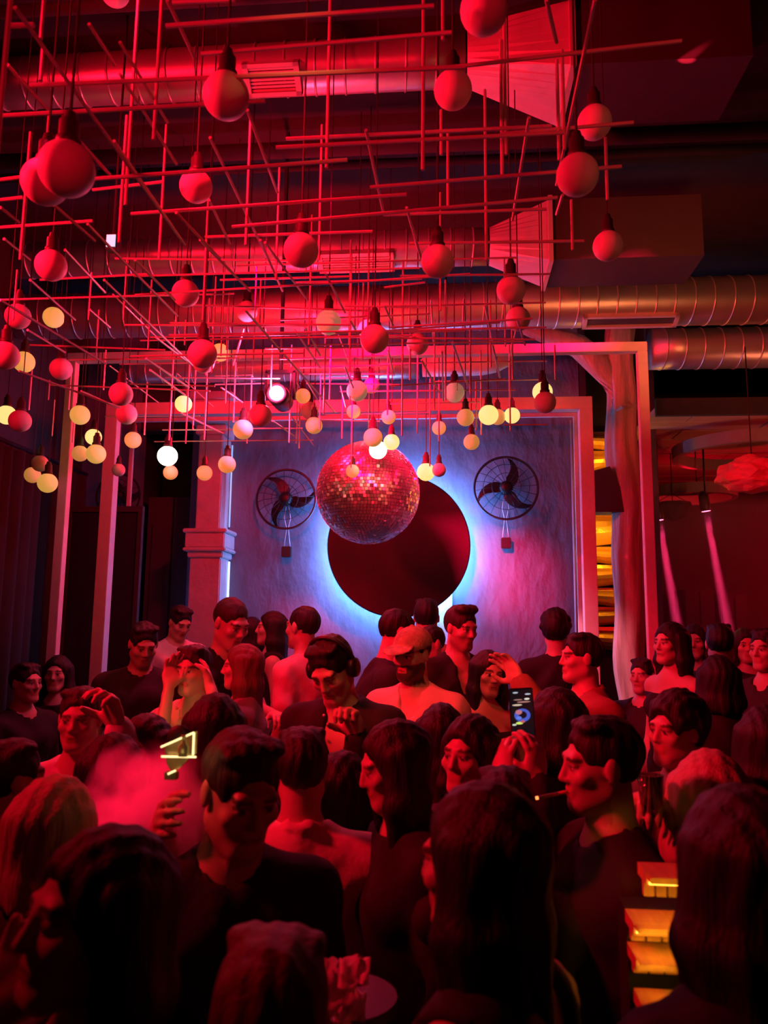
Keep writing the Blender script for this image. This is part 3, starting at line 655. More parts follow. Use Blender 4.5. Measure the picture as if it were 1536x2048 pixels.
# ------------------------------------------------------------------ glaring stage lamp among the rods
sl = P(553, 786, 4.3)
st = empty('stage_lamp', sl); tag(st, 'glaring pink stage lamp shining through the rod lattice', 'stage light')
v, f = lathe_data([(0.046, 0.0), (0.06, 0.0), (0.065, 0.05), (0.06, 0.2), (0.03, 0.25)], 24, 'Y'); obj('housing', mesh('housing', v, f, 'lamp_housing', True), st)
v, f = lathe_data([(0.002, -0.012), (0.03, -0.009), (0.042, -0.003), (0.042, 0.0)], 24, 'Y'); obj('lens', mesh('lens', v, f, 'stage_lens'), st)
for s in (-1, 1): box('yoke', s * 0.085 - 0.008, s * 0.085 + 0.008, 0.08, 0.11, -0.01, 0.16, 'lamp_housing', st)
box('yoke_bar', -0.09, 0.09, 0.08, 0.11, 0.15, 0.17, 'lamp_housing', st)
bar('hanging_rod', (0, 0.095, 0.17), (0, 0.095, CZ - sl.z), 0.012, 'cord_black', st)
light('stage_lamp_light', 'POINT', sl + Vector((0, -0.05, 0)), HOT, 55, 0.04)

# ------------------------------------------------------------------ DJ booth, tables, lit things
bo = empty('dj_booth', (P(700, 1600, 2.45).x, 2.66, 0)); tag(bo, 'black booth table in front of the man in headphones', 'table')
box('table_top', -0.85, 0.85, -0.10, 0.13, 1.20, 1.24, 'booth_black', bo, 0.004)
box('front_panel', -0.83, 0.83, -0.08, -0.05, 0.0, 1.20, 'booth_black', bo)
for s in (-1, 1): box('side_panel', s * 0.80, s * 0.83, -0.05, 0.07, 0.0, 1.20, 'booth_black', bo)
mxr = empty('mixer', (bo.location.x + 0.0, 2.68, 1.24)); tag(mxr, 'black mixing desk on the booth table', 'mixer')
box('mixer_body', -0.16, 0.16, -0.10, 0.10, 0.0, 0.06, 'lamp_housing', mxr, 0.005)
for i in range(4):
    for j in range(3):
        k_ = obj('knob', bpy.data.meshes.get('knob') or mesh('knob', *lathe_data([(0.011, 0), (0.011, 0.014), (0.006, 0.016)], 10), 'cable_grey'), mxr, (-0.1 + i * 0.066, -0.02 + j * 0.045, 0.06))
    box('fader', -0.105 + i * 0.066, -0.095 + i * 0.066, -0.09, -0.06, 0.06, 0.07, 'cable_grey', mxr)
for s in (-1, 1):
    e = empty('deck_player', (bo.location.x + s * 0.42, 2.68, 1.24)); tag(e, 'flat black deck player beside the mixing desk, ' + ('nearer the man in the cap' if s > 0 else 'nearer the woman with auburn hair'), 'player')
    box('deck_body', -0.2, 0.2, -0.10, 0.10, 0, 0.07, 'lamp_housing', e, 0.005)
    v, f = lathe_data([(0.085, 0.0), (0.085, 0.018), (0.078, 0.022), (0.01, 0.02)], 28); obj('jog_wheel', mesh('jog_wheel', v, f, 'wire_dark', True), e, (0, -0.01, 0.07))
# lit bottle case
def at(px, py, Y): return P(px, py, Y)
yc = 1.6; q = [P(322, 1494, yc), P(388, 1465, yc), P(386, 1510, yc), P(392, 1514, yc), P(323, 1513, yc), P(326, 1530, yc), P(336, 1548, yc), P(351, 1541, yc), P(372, 1520, yc)]
o_ = P(356, 1512, yc); lc_ = empty('lit_bottle_case', o_); tag(lc_, 'angular clear bottle case with glowing gold edges held above the crowd', 'bottle case')
def L_(p): return Vector(p) - o_
mat('case_glass', (0.55, 0.45, 0.22), 0.25, var=0.5, scale=30, metal=0.4)
pts = [L_(q[0]), L_(q[1]), L_(q[2]), L_(q[8]), L_(q[7]), L_(q[6]), L_(q[5])]
n = len(pts); v = [p + Vector((0, 0.02, 0)) for p in pts] + [p + Vector((0, 0.03, 0)) for p in pts]
f = [tuple(range(n)), tuple(range(2 * n - 1, n - 1, -1))] + [(i, n + i, n + (i + 1) % n, (i + 1) % n) for i in range(n)]
obj('back_panel', mesh('back_panel', v, f, 'case_glass'), lc_)
for (i, j) in ((0, 1), (1, 2), (4, 3), (6, 7)): tube('glowing_edge', [L_(q[i]), L_(q[j])], 0.0020, 'gold_led', lc_, 6)
v, f = lathe_data([(0.004, 0.0), (0.022, 0.0), (0.024, 0.02), (0.024, 0.045), (0.01, 0.062), (0.009, 0.085), (0.011, 0.087), (0.011, 0.095), (0.003, 0.096)], 16)
bt = obj('bottle', mesh('bottle', v, f, 'case_glass', True), lc_, L_(P(366, 1513, yc))); bt.scale = (0.5, 0.3, 0.45)
v, f = lathe_data([(0.003, 0.0), (0.03, 0.0), (0.035, 0.01), (0.02, 0.05), (0.006, 0.06)], 14)
tp = obj('dark_cloth', mesh('dark_cloth', v, f, 'booth_black', True), lc_, L_(P(362, 1484, yc + 0.045))); tp.rotation_euler = (0, -0.4, 0); tp.scale = (0.95, 0.4, .6)
light('case_glow', 'POINT', o_ + Vector((0.0, -0.06, 0.0)), (1.0, 0.75, 0.3), 0.025, 0.02)
light('pale_top_spot', 'SPOT', P(370, 1480, 2.6), (1.0, 0.6, 0.2), 4, 0.05, P(375, 1450, 3.3), 40, 0.8)  # unseen spot well behind the case, yellowing the pale top
box('base_tab', -0.012, 0.012, 0.0, 0.02, L_(P(338, 1560, yc)).z, L_(P(338, 1545, yc)).z, 'case_glass', lc_).location.x = L_(P(340, 1550, yc)).x
# amber-lit stepped bar shelves
ym = 1.5
am = empty('lit_bar_shelf', (P(1335, 1800, ym).x, ym, 0)); tag(am, 'wooden bar front with amber glowing shelf lips', 'bar')
def AL(px, py): p = P(px, py, ym); return p.x - am.location.x, p.z
tiers = [(1312, 1470, 1771, 1790, 1838, 0.07), (1272, 1470, 1854, 1872, 1913, 0.02), (1272, 1470, 1915, 1926, 1970, 0.0), (1272, 1470, 1986, 1997, 2050, -0.05)]
for (xl, xr, t0, t1, t2, dy) in tiers:
    x0, za = AL(xl, t0); x1, zb = AL(xr, t1); _, zc = AL(xr, t2)
    box('shelf_lip', x0, x1, dy - 0.03, dy, zb, za, 'amber_wood', am, 0.002)
    box('shelf_board', x0, x1, dy, dy + 0.07, za - 0.022, za, 'amber_wood', am)
    box('glow_strip', x0 + 0.004, x1, dy - 0.006, dy - 0.001, zb - 0.008, zb - 0.003, 'amber_led', am)
    nn = 6
    for i in range(nn):
        box('face_board', x0 + (x1 - x0) * i / nn + 0.002, x0 + (x1 - x0) * (i + 1) / nn - 0.002, dy + 0.03, dy + 0.045, zc, zb - 0.012, 'amber_wood', am)
box('bar_plinth', AL(1275, 1900)[0], AL(1470, 1900)[0], 0.08, 0.16, 0.0, AL(1400, 1860)[1], 'booth_black', am)
for (x, y, pw) in ((1300, 1800, 0.9), (1290, 1872, 0.9), (1285, 1950, 0.5)):
    light('bar_amber', 'SPOT', P(x + 28, y, ym - 0.09), (1.0, 0.42, 0.03), pw * 0.8, 0.02, P(x + 26, y + 4, ym), 58, 0.5)
# high table with crumpled napkins at the front
ht = empty('high_table', (P(690, 1990, 1.5).x, 1.5, 0)); tag(ht, 'small round high table with napkins in the crowd', 'table')
tz = P(690, 1990, 1.5).z
v, f = lathe_data([(0.02, tz - 0.03), (0.095, tz - 0.03), (0.1, tz - 0.015), (0.095, tz), (0.02, tz)], 32); obj('table_top', mesh('table_top', v, f, 'booth_black'), ht)
v, f = lathe_data([(0.17, 0.0), (0.17, 0.02), (0.03, 0.04), (0.025, tz - 0.03)], 24); obj('pedestal', mesh('pedestal', v, f, 'booth_black'), ht)
def napkin(px, py, sx, sz, seed, label):
    c = P(px, py, 1.42); r_ = random.Random(seed); n = 7; v = []; 
    for i in range(n):
        for j in range(n):
            u, w_ = i / 6 - .5, j / 6 - .5
            v.append((u * sx, w_ * sx * .7 + 0.01 * math.sin(5 * u), w_ * sz + 0.028 * mnoise.noise((u * 4 + seed, w_ * 4, seed)) + 0.01 * abs(u) * 2))
    f = [(i * n + j, (i + 1) * n + j, (i + 1) * n + j + 1, i * n + j + 1) for i in range(n - 1) for j in range(n - 1)]
    o = obj('napkin', mesh('napkin', v, f, 'napkin', True), None, c); o.modifiers.new('s', 'SOLIDIFY').thickness = 0.003
    tag(o, label, 'napkin'); return o
napkin(708, 1955, 0.05, 0.03, 1, 'folded pink-lit napkin standing behind another on the high table')
napkin(675, 1975, 0.06, 0.07, 2, 'crumpled pink-lit napkin nearest the black polo shirt')
napkin(700, 2025, 0.05, 0.03, 5, 'lowest red-lit napkin at the edge of the high table')

# narrow spots added beside the mirror ball as its reflections; stray beam on plenum
for (px_, py_, Y_, pw, an) in ((1272, 1170, 6.2, 60, 2.2), (1266, 1245, 6.2, 45, 2.0), (1236, 1106, 6.2, 30, 1.3), (1297, 1105, 4.9, 20, 1.0)):
    src = bc + Vector((BR + 0.06, -0.25, 0.02)); light('fleck_spot', 'SPOT', src, (1.0, 0.02, 0.10), pw * 4, 0.004, P(px_, py_, Y_), an, 0.3)
pt = P(1342, 138, 3.45); light('stray_beam', 'SPOT', pt + Vector((-0.75, -0.16, -0.55)), (1.0, 0.02, 0.06), 900, 0.005, pt, 3.2, 0.7)
# ------------------------------------------------------------------ people: distance fields turned into one continuous surface
def surface_nets(Fd, xs, ys, zs):
    s = Fd < 0
    nx, ny, nz = Fd.shape
    c = s[:-1, :-1, :-1].astype(np.int8)
    tot = np.zeros((nx - 1, ny - 1, nz - 1), np.int8)
    for dx in (0, 1):
        for dy in (0, 1):
            for dz in (0, 1): tot += s[dx:nx - 1 + dx, dy:ny - 1 + dy, dz:nz - 1 + dz]
    act = (tot > 0) & (tot < 8)
    I, J, K = np.nonzero(act); n = len(I)
    idx = -np.ones(act.shape, np.int64); idx[I, J, K] = np.arange(n)
    cv = {}
    for dx in (0, 1):
        for dy in (0, 1):
            for dz in (0, 1): cv[(dx, dy, dz)] = Fd[I + dx, J + dy, K + dz]
    acc = np.zeros((n, 3)); cnt = np.zeros(n)
    ks = list(cv)
    for a in ks:
        for ax in range(3):
            if a[ax]: continue
            b = list(a); b[ax] = 1; b = tuple(b)
            fa, fb = cv[a], cv[b]; m = (fa < 0) != (fb < 0)
            den = np.where(m, fa - fb, 1.0); t = np.where(m, fa / den, 0)
            p = np.zeros((n, 3)); p[:] = a; p[:, ax] = t
            acc += p * m[:, None]; cnt += m
    loc = acc / cnt[:, None]
    V = np.empty((n, 3))
    V[:, 0] = xs[I] + loc[:, 0] * (xs[I + 1] - xs[I]); V[:, 1] = ys[J] + loc[:, 1] * (ys[J + 1] - ys[J]); V[:, 2] = zs[K] + loc[:, 2] * (zs[K + 1] - zs[K])
    quads = []
    # edges along x
    def emit(e, q, flip):
        a = np.where(flip[:, None], q[:, ::-1], q); quads.append(a)
    m = s[:-1, 1:-1, 1:-1] != s[1:, 1:-1, 1:-1]; i, j, k = np.nonzero(m); j += 1; k += 1
    emit(0, np.stack([idx[i, j - 1, k - 1], idx[i, j, k - 1], idx[i, j, k], idx[i, j - 1, k]], 1), ~s[i, j, k])
    m = s[1:-1, :-1, 1:-1] != s[1:-1, 1:, 1:-1]; i, j, k = np.nonzero(m); i += 1; k += 1
    emit(1, np.stack([idx[i - 1, j, k - 1], idx[i - 1, j, k], idx[i, j, k], idx[i, j, k - 1]], 1), ~s[i, j, k])
    m = s[1:-1, 1:-1, :-1] != s[1:-1, 1:-1, 1:]; i, j, k = np.nonzero(m); i += 1; j += 1
    emit(2, np.stack([idx[i - 1, j - 1, k], idx[i, j - 1, k], idx[i, j, k], idx[i - 1, j, k]], 1), ~s[i, j, k])
    Q = np.concatenate(quads); Q = Q[(Q >= 0).all(1)]
    return V, Q

class Field:
    def __init__(self, xs, ys, zs):
        self.ax = (np.asarray(xs), np.asarray(ys), np.asarray(zs)); self.F = np.ones([len(a) for a in self.ax], np.float32)
    def sub(self, lo, hi):
        sl = []
        for a, l, h in zip(self.ax, lo, hi):
            i0 = max(0, np.searchsorted(a, l) - 1); i1 = min(len(a), np.searchsorted(a, h) + 1)
            if i1 <= i0: return None
            sl.append(slice(i0, i1))
        return tuple(sl)
    def grid(self, sl):
        return (self.ax[0][sl[0]][:, None, None], self.ax[1][sl[1]][None, :, None], self.ax[2][sl[2]][None, None, :])
    def put(self, sl, d, k, op):
        A = self.F[sl]
        if op == 'u':
            h = np.maximum(k - np.abs(A - d), 0) / max(k, 1e-6); self.F[sl] = np.minimum(A, d) - h * h * k * 0.25
        else:
            d = -d; h = np.maximum(k - np.abs(A - d), 0) / max(k, 1e-6); self.F[sl] = np.maximum(A, d) + h * h * k * 0.25
    def cone(self, a, b, r1, r2, k=0.02, op='u', sy=None):
        a = np.asarray(a, float); b = np.asarray(b, float); R = max(r1, r2); mg = R + k + 0.03
        sl = self.sub(np.minimum(a, b) - mg, np.maximum(a, b) + mg)
        if sl is None: return
        X, Y, Z = self.grid(sl); d = b - a; L2 = max(float(d @ d), 1e-9)
        t = np.clip(((X - a[0]) * d[0] + (Y - a[1]) * d[1] + (Z - a[2]) * d[2]) / L2, 0, 1)
        q = np.sqrt((X - a[0] - t * d[0]) ** 2 + (Y - a[1] - t * d[1]) ** 2 + (Z - a[2] - t * d[2]) ** 2) - (r1 + (r2 - r1) * t)
        self.put(sl, q, k, op)
    def ell(self, c, r, M=None, k=0.02, op='u'):
        c = np.asarray(c, float); r = np.asarray(r, float)
        if M is None: M = np.eye(3)
        ext = np.sqrt(((M * r[None, :]) ** 2).sum(1)) + k + 0.03
        sl = self.sub(c - ext, c + ext)
        if sl is None: return
        X, Y, Z = self.grid(sl); X = X - c[0]; Y = Y - c[1]; Z = Z - c[2]
        p = [M[0, i] * X + M[1, i] * Y + M[2, i] * Z for i in range(3)]
        k0 = np.sqrt((p[0] / r[0]) ** 2 + (p[1] / r[1]) ** 2 + (p[2] / r[2]) ** 2); k1 = np.sqrt((p[0] / r[0] ** 2) ** 2 + (p[1] / r[1] ** 2) ** 2 + (p[2] / r[2] ** 2) ** 2)
        q = np.where(k1 > 1e-6, k0 * (k0 - 1) / np.maximum(k1, 1e-6), -r.min())
        self.put(sl, q, k, op)
    def plane(self, c, n, op='s'):      # removes the half space on the side of n
        n = np.asarray(n, float); c = np.asarray(c, float); X, Y, Z = self.grid((slice(None),) * 3)
        q = (X - c[0]) * n[0] + (Y - c[1]) * n[1] + (Z - c[2]) * n[2]
        self.F = np.maximum(self.F, q).astype(np.float32)
    def mesh(self): return surface_nets(self.F, *self.ax)

def axis(lo, hi, step, fine=()):
    """coordinates lo..hi at step, but finer inside the given (lo, hi, step) intervals"""
    out = [lo]; x = lo
    while x < hi:
        s = step
        for (a, b, q) in fine:
            if a <= x < b: s = min(s, q)
        if s == step:
            for (a, b, q) in fine:
                if x < a < x + s: s = a - x + 1e-6
        x += s; out.append(x)
    return np.array(out)
def np_rot(yaw=0, pitch=0, roll=0):
    """head turn: yaw > 0 towards the person's local +X, pitch > 0 looks down, roll tilts"""
    return np.array((Matrix.Rotation(R_(yaw), 3, 'Z') @ Matrix.Rotation(R_(pitch), 3, 'X') @ Matrix.Rotation(R_(roll), 3, 'Y')))
def mesh_np(name, V, Q, m, smooth=True):
    me = bpy.data.meshes.new(name); V = np.ascontiguousarray(V, np.float32); Q = np.ascontiguousarray(Q, np.int32); n = len(Q)
    me.vertices.add(len(V)); me.vertices.foreach_set('co', V.ravel()); me.loops.add(n * 4); me.loops.foreach_set('vertex_index', Q.ravel())
    me.polygons.add(n); me.polygons.foreach_set('loop_start', np.arange(0, n * 4, 4, dtype=np.int32))
    me.polygons.foreach_set('use_smooth', np.ones(n, bool)); me.update(calc_edges=True)
    me.materials.append(m); return me

mat('skin', rough=0.48, var=0.12, scale=30, attr='tint')
def cloth(col, rough=0.85):
    nm = 'cloth_%d_%d_%d' % tuple(int(c * 100) for c in col)
    return mat(nm, col, rough, var=0.25, scale=18, bump=0.35, bscale=14)
def hairmat(col):
    nm = 'hair_%d_%d_%d' % tuple(int(c * 100) for c in col)
    return mat(nm, col, 0.6, var=0.5, scale=16, bump=0.35, bscale=30, stretch=(5, 5, 0.5))
BLACK = (0.012, 0.011, 0.013); DARK = (0.03, 0.025, 0.028); WHITE = (0.75, 0.72, 0.72); GREY = (0.28, 0.27, 0.27); RUST = (0.32, 0.12, 0.09); PINK = (0.72, 0.45, 0.45)
HB = (0.007, 0.005, 0.005); HBR = (0.025, 0.013, 0.009); HAUB = (0.14, 0.05, 0.03); HBL = (0.55, 0.42, 0.28)

def hand_mesh(curl=0.4, thumb=0.5, side=1, spread=0.0, step=0.006):
    """hand in its own frame: wrist at the origin, fingers along +Z, palm facing -Y, thumb on +X * side"""
    f = Field(np.arange(-0.075, 0.08, step), np.arange(-0.10, 0.06, step), np.arange(-0.06, 0.22, step))
    f.cone((0, 0, -0.05), (0, 0, 0.01), 0.026, 0.024, 0.01)
    f.ell((0, 0, 0.05), (0.040, 0.017, 0.055), None, 0.015)
    f.ell((side * 0.02, -0.008, 0.03), (0.02, 0.016, 0.032), None, 0.015)
    Ls = (0.072, 0.080, 0.074, 0.058); bx = (0.030, 0.010, -0.010, -0.029); bz = (0.088, 0.094, 0.090, 0.080)
    for i in range(4):
        p = np.array((side * bx[i], 0.0, bz[i])); a = 0.12; L = Ls[i]; fan_ = side * (1.5 - i) * 0.06 * (1 + spread * 3)
        c = curl * (1.0 + 0.12 * i)
        for j, (fr, r1, r2) in enumerate(((0.45, 0.0098, 0.009), (0.32, 0.009, 0.0083), (0.25, 0.0083, 0.007))):
            a += c * (1.1, 1.5, 1.0)[j]
            q = p + L * fr * np.array((fan_ * math.cos(a), -math.sin(a), math.cos(a))); f.cone(p, q, r1, r2, 0.005); p = q
    p = np.array((side * 0.03, -0.006, 0.025)); a0 = np.array((side * 0.75, -0.25 - 0.45 * thumb, 0.6)); a0 /= np.linalg.norm(a0)
    q = p + a0 * 0.038; f.cone(p, q, 0.014, 0.0115, 0.01); a1 = a0 + np.array((-side * 0.55, -0.2 - 0.3 * thumb, 0.25)); a1 /= np.linalg.norm(a1)
    q2 = q + a1 * 0.03; f.cone(q, q2, 0.0112, 0.010, 0.005); a2 = a1 + np.array((-side * 0.3, -0.1, 0.1)); a2 /= np.linalg.norm(a2)
    f.cone(q2, q2 + a2 * 0.022, 0.0098, 0.008, 0.005)
    return f.mesh()

def head_prims(f, o, M, s, fem=False, beard=False, full=True):
    """adds a head to a field; o = centre of the head, M = its rotation, s = scale; the face looks along local -Y"""
    T = lambda p: o + M @ (np.asarray(p) * s)
    f.ell(T((0, 0.016, 0.028)), np.array((0.076, 0.096, 0.090)) * s, M, 0.01)
    f.ell(T((0, -0.030, -0.036)), np.array((0.058 if fem else 0.062, 0.064, 0.080)) * s, M, 0.035 * s)
    f.cone(T((-0.012, -0.072, -0.100)), T((0.012, -0.072, -0.100)), 0.018 * s, 0.018 * s, 0.03 * s)
    jw = 0.042 if fem else 0.05
    for sx in (-1, 1):
        f.cone(T((sx * jw, 0.0, -0.062)), T((sx * 0.018, -0.066, -0.098)), 0.02 * s, 0.016 * s, 0.03 * s)
        f.ell(T((sx * 0.043, -0.066, -0.022)), np.array((0.022, 0.02, 0.018)) * s, M, 0.02 * s)
        f.ell(T((sx * 0.079, 0.008, -0.004)), np.array((0.009, 0.02, 0.033)) * s, M, 0.008 * s)
    f.cone(T((-0.036, -0.080, 0.024)), T((0.036, -0.080, 0.024)), (0.010 if fem else 0.013) * s, (0.010 if fem else 0.013) * s, 0.018 * s)
    for sx in (-1, 1):
        f.ell(T((sx * 0.031, -0.103, 0.003)), np.array((0.019, 0.018, 0.0125)) * s, M, 0.012 * s, 's')
        f.ell(T((sx * 0.031, -0.0805, 0.002)), np.array((0.0145, 0.0125, 0.0095)) * s, M, 0.004 * s)
    f.cone(T((0, -0.090, 0.014)), T((0, -0.107, -0.026)), 0.0075 * s, 0.011 * s, 0.010 * s)
    for sx in (-1, 1): f.ell(T((sx * 0.0115, -0.096, -0.031)), np.array((0.0085, 0.0105, 0.0075)) * s, M, 0.006 * s)
    f.cone(T((-0.019, -0.0865, -0.0565)), T((0.019, -0.0865, -0.0565)), 0.0085 * s, 0.0085 * s, 0.008 * s)
    f.cone(T((-0.016, -0.0865, -0.069)), T((0.016, -0.0865, -0.069)), 0.0095 * s, 0.0095 * s, 0.006 * s)
    if beard: f.ell(T((0, -0.058, -0.088)), np.array((0.05, 0.04, 0.036)) * s, M, 0.02 * s)

def hair_mesh(style, s, grav, step=0.0065, seed=0):
    """hair in the head's frame; grav = direction of gravity in that frame"""
    g = np.asarray(grav); f = Field(np.arange(-0.19, 0.191, step) * s, np.arange(-0.2, 0.26, step) * s, np.arange(-0.62 if style in ('long', 'pony') else -0.2, 0.19, step) * s)
    S = lambda *a: np.array(a) * s
    top = {'buzz': 0.004, 'short': 0.009, 'quiff': 0.010, 'long': 0.011, 'bob': 0.013, 'bun': 0.010, 'pony': 0.010, 'curly': 0.026}[style]
    f.ell(S(0, 0.020, 0.034), S(0.077 + top * 0.75, 0.097 + top, 0.089 + top), None, 0.01)
    if style == 'quiff':
        for k in range(5): f.ell(S(-0.045 + k * 0.022, -0.032, 0.115 + 0.006 * math.sin(k * 2)), S(0.026, 0.045, 0.022), None, 0.02)
    if style == 'short':
        for k in range(5): f.ell(S(-0.05 + k * 0.025, -0.02, 0.106 + 0.004 * math.sin(k * 2.4 + seed)), S(0.024, 0.036, 0.017), None, 0.015)
    if style == 'curly':
        rr = random.Random(seed)
        for k in range(46):
            a = rr.uniform(0, 6.28); b = rr.uniform(-0.1, 1.5); p = np.array((math.cos(b) * math.cos(a) * 0.085, math.cos(b) * math.sin(a) * 0.1 + 0.02, math.sin(b) * 0.1 + 0.03))
            if p[1] < -0.05 and p[2] < 0.07: continue
            f.ell(p * s, S(0.026, 0.026, 0.026), None, 0.01)
    # cut the face and the ears free
    f.ell(S(0, -0.137, -0.008), S(0.084, 0.085, 0.106), None, 0.012, 's')
    if style in ('buzz', 'short', 'quiff', 'bun', 'pony', 'curly'):
        for sx in (-1, 1): f.ell(S(sx * 0.092, -0.03, -0.035), S(0.035, 0.062, 0.06), None, 0.006, 's')
        f.ell(S(0, 0.06, -0.11), S(0.2, 0.14, 0.052), None, 0.01, 's'); f.ell(S(0, -0.05, -0.10), S(0.2, 0.12, 0.075), None, 0.01, 's')
    L = {'long': 0.42, 'bob': 0.17}.get(style)
    if L:
        side = np.array((1, 0, 0.0)); back = np.cross(g, side); back = back if back[1] > 0 else -back
        for (x, y, wd, ll) in ((-0.072, -0.012, 0.024, 1.0), (0.072, -0.012, 0.024, 1.0), (-0.075, 0.03, 0.03, 1.0), (0.075, 0.03, 0.03, 1.0), (-0.045, 0.075, 0.036, 1.0), (0.045, 0.075, 0.036, 1.0), (0, 0.092, 0.038, 1.03)):
            a = S(x, y, 0.035); m = a + g * 0.14 * s + side * x * 0.22 * s; b = a + g * L * ll * s + side * x * 0.12 * s + back * 0.02 * s
            f.cone(a, m, wd * s, wd * 1.05 * s, 0.035 * s); f.cone(m, b, wd * 1.05 * s, wd * 0.62 * s, 0.03 * s)
    if style == 'bun': f.ell(S(0, 0.105, 0.085), S(0.042, 0.04, 0.04), None, 0.015)
    if style == 'pony':
        f.ell(S(0, 0.12, 0.06), S(0.03, 0.03, 0.03), None, 0.015); a = S(0, 0.135, 0.05); f.cone(a, a + g * 0.13 * s + S(0, 0.03, 0), 0.03 * s, 0.032 * s, 0.02); f.cone(a + g * 0.13 * s + S(0, 0.03, 0), a + g * 0.36 * s, 0.032 * s, 0.014 * s, 0.02)
    V, Q = f.mesh()
    nz = np.sin(V[:, 0] * 190 / s + 2.2 * np.sin(V[:, 2] * 26)) * 0.0016 + np.sin(V[:, 1] * 150 / s + V[:, 0] * 60) * 0.0012
    V = V + (V - np.array((0, 0.02, 0.03))) / (np.linalg.norm(V - np.array((0, 0.02, 0.03)), axis=1)[:, None] + 1e-6) * nz[:, None]
    return V, Q

def person(px, py, hh, Y, label, yaw=0, head=(0, 0, 0), fem=False, hair='short', hc=HB, top=BLACK, sleeve='short', neck='crew', floor=None, lean=0.0, tilt=0.0,
           armL=None, armR=None, skin=(0.55, 0.36, 0.29), beard=0, brow=True, detail=None, trousers=DARK, handL=(0.45, 0.5, 0), handR=(0.45, 0.5, 0), bare=False, shoulder=None, group=None, dress_top=None):
    """px, py: centre of the head in the photograph; hh: head height in pixels; Y: depth. Arms: None (hanging) or ((elbow px,py,Y), (wrist px,py,Y))"""
    back = abs(((yaw + head[0] + 180) % 360) - 180) > 125
    if detail is None: detail = 0.010 if back else (0.0068 if Y < 4.6 else 0.008)
    if floor is None: floor = PF if Y > 2.7 else 0.0
    hw = P(px, py, Y); s = max(0.84, min(1.14, 0.93 * hh * Y / ray(px, py).y / F / 0.24))
    th = R_(yaw); Rz = np.array(Matrix.Rotation(th, 3, 'Z')); L = R_(lean); T_ = R_(tilt)
    u = np.array(Matrix.Rotation(T_, 3, 'Y') @ Vector((0, -math.sin(L), math.cos(L))))
    b = 0.94 if fem else 1.0
    up = np.array((0, 0, 1.0)); un = u * 0.7 + up * 0.3; un /= np.linalg.norm(un)
    HM = np_rot(*head)
    v_head = u * 0.50 * b + un * 0.075 * b + (HM @ np.array((0, -0.022, 0.115))) * s       # pelvis -> head centre
    pz = (hw.z - floor) - v_head[2]                          # pelvis height puts the head where the photograph has it
    root = Vector(hw) - Vector(Rz @ np.array((v_head[0], v_head[1], 0))); root.z = floor
    Ri = Rz.T
    def loc(p): return Ri @ (np.array(P(*p)) - np.array(root))
    pel = np.array((0, 0, pz)); nb = pel + u * 0.50 * b; hc_ = pel + v_head
    sw = shoulder or (0.145 if fem else 0.172)
    side = np.array(Matrix.Rotation(T_, 3, 'Y') @ Vector((1, 0, 0)))
    shl = {1: pel + u * 0.437 * b + side * sw, -1: pel + u * 0.437 * b - side * sw}
    arms = {}
    for sd, spec in ((1, armR), (-1, armL)):
        S_ = shl[sd]
        if spec is None: e = S_ + np.array((sd * 0.055, 0.03, -0.28 * b)); w = e + np.array((-sd * 0.0, -0.10, -0.23 * b))
        elif spec == 'fold': e = S_ + np.array((sd * 0.05, -0.02, -0.27 * b)); w = e + np.array((-sd * 0.16, -0.16, 0.06))
        elif spec == 'fwd': e = S_ + np.array((sd * 0.05, -0.08, -0.25 * b)); w = e + np.array((-sd * 0.06, -0.24, 0.0))
        else:
            hint = loc(spec[0]); w = loc(spec[1]); l1, l2 = 0.285 * b, 0.255 * b; dv = w - S_; D = np.linalg.norm(dv); dn = dv / D
            D2 = min(max(D, 0.12), (l1 + l2) * 0.985); w = S_ + dn * D2
            a_ = (l1 * l1 - l2 * l2 + D2 * D2) / (2 * D2); h_ = math.sqrt(max(l1 * l1 - a_ * a_, 1e-6)); pv = (hint - S_) - dn * ((hint - S_) @ dn); pv /= np.linalg.norm(pv) + 1e-9
            e = S_ + dn * a_ + pv * h_
        arms[sd] = (S_, e, w)
    leg = max(0.5, pz - 0.06); hips = {sd: pel + np.array((sd * 0.085, 0, -0.02)) for sd in (1, -1)}
    knee = {sd: np.array((sd * 0.10, -0.02, floor * 0 + 0.06 + leg * 0.5)) for sd in (1, -1)}; ank = {sd: np.array((sd * 0.11, 0.02, 0.07)) for sd in (1, -1)}
    # torso rotation frame
    zx = side; zz = u; yy = np.cross(zz, zx); TM = np.stack([zx, yy, zz], 1)
    def torso(f, g):
        f.ell(pel + u * 0.02, (0.155 + g, 0.115 + g, 0.13 + g), TM, 0.05)
        f.ell(pel + u * 0.18 * b, ((0.115 if fem else 0.135) + g, 0.095 + g, 0.16 + g), TM, 0.07)
        f.ell(pel + u * 0.34 * b, ((0.135 if fem else 0.165) + g, (0.098 if fem else 0.112) + g, 0.16 + g), TM, 0.07)
        if fem:
            for sx in (-1, 1): f.ell(pel + u * 0.32 * b + side * sx * 0.065 - yy * 0.075, (0.055 + g, 0.05 + g, 0.055 + g), TM, 0.04)
        else:
            for sx in (-1, 1): f.ell(pel + u * 0.37 * b + side * sx * 0.075 - yy * 0.06, (0.075 + g, 0.05 + g, 0.06 + g), TM, 0.05)
        for sx in (-1, 1): f.cone(nb - u * 0.015, shl[sx] - u * 0.005, 0.055 + g, (0.052 if fem else 0.062) + g, 0.05)
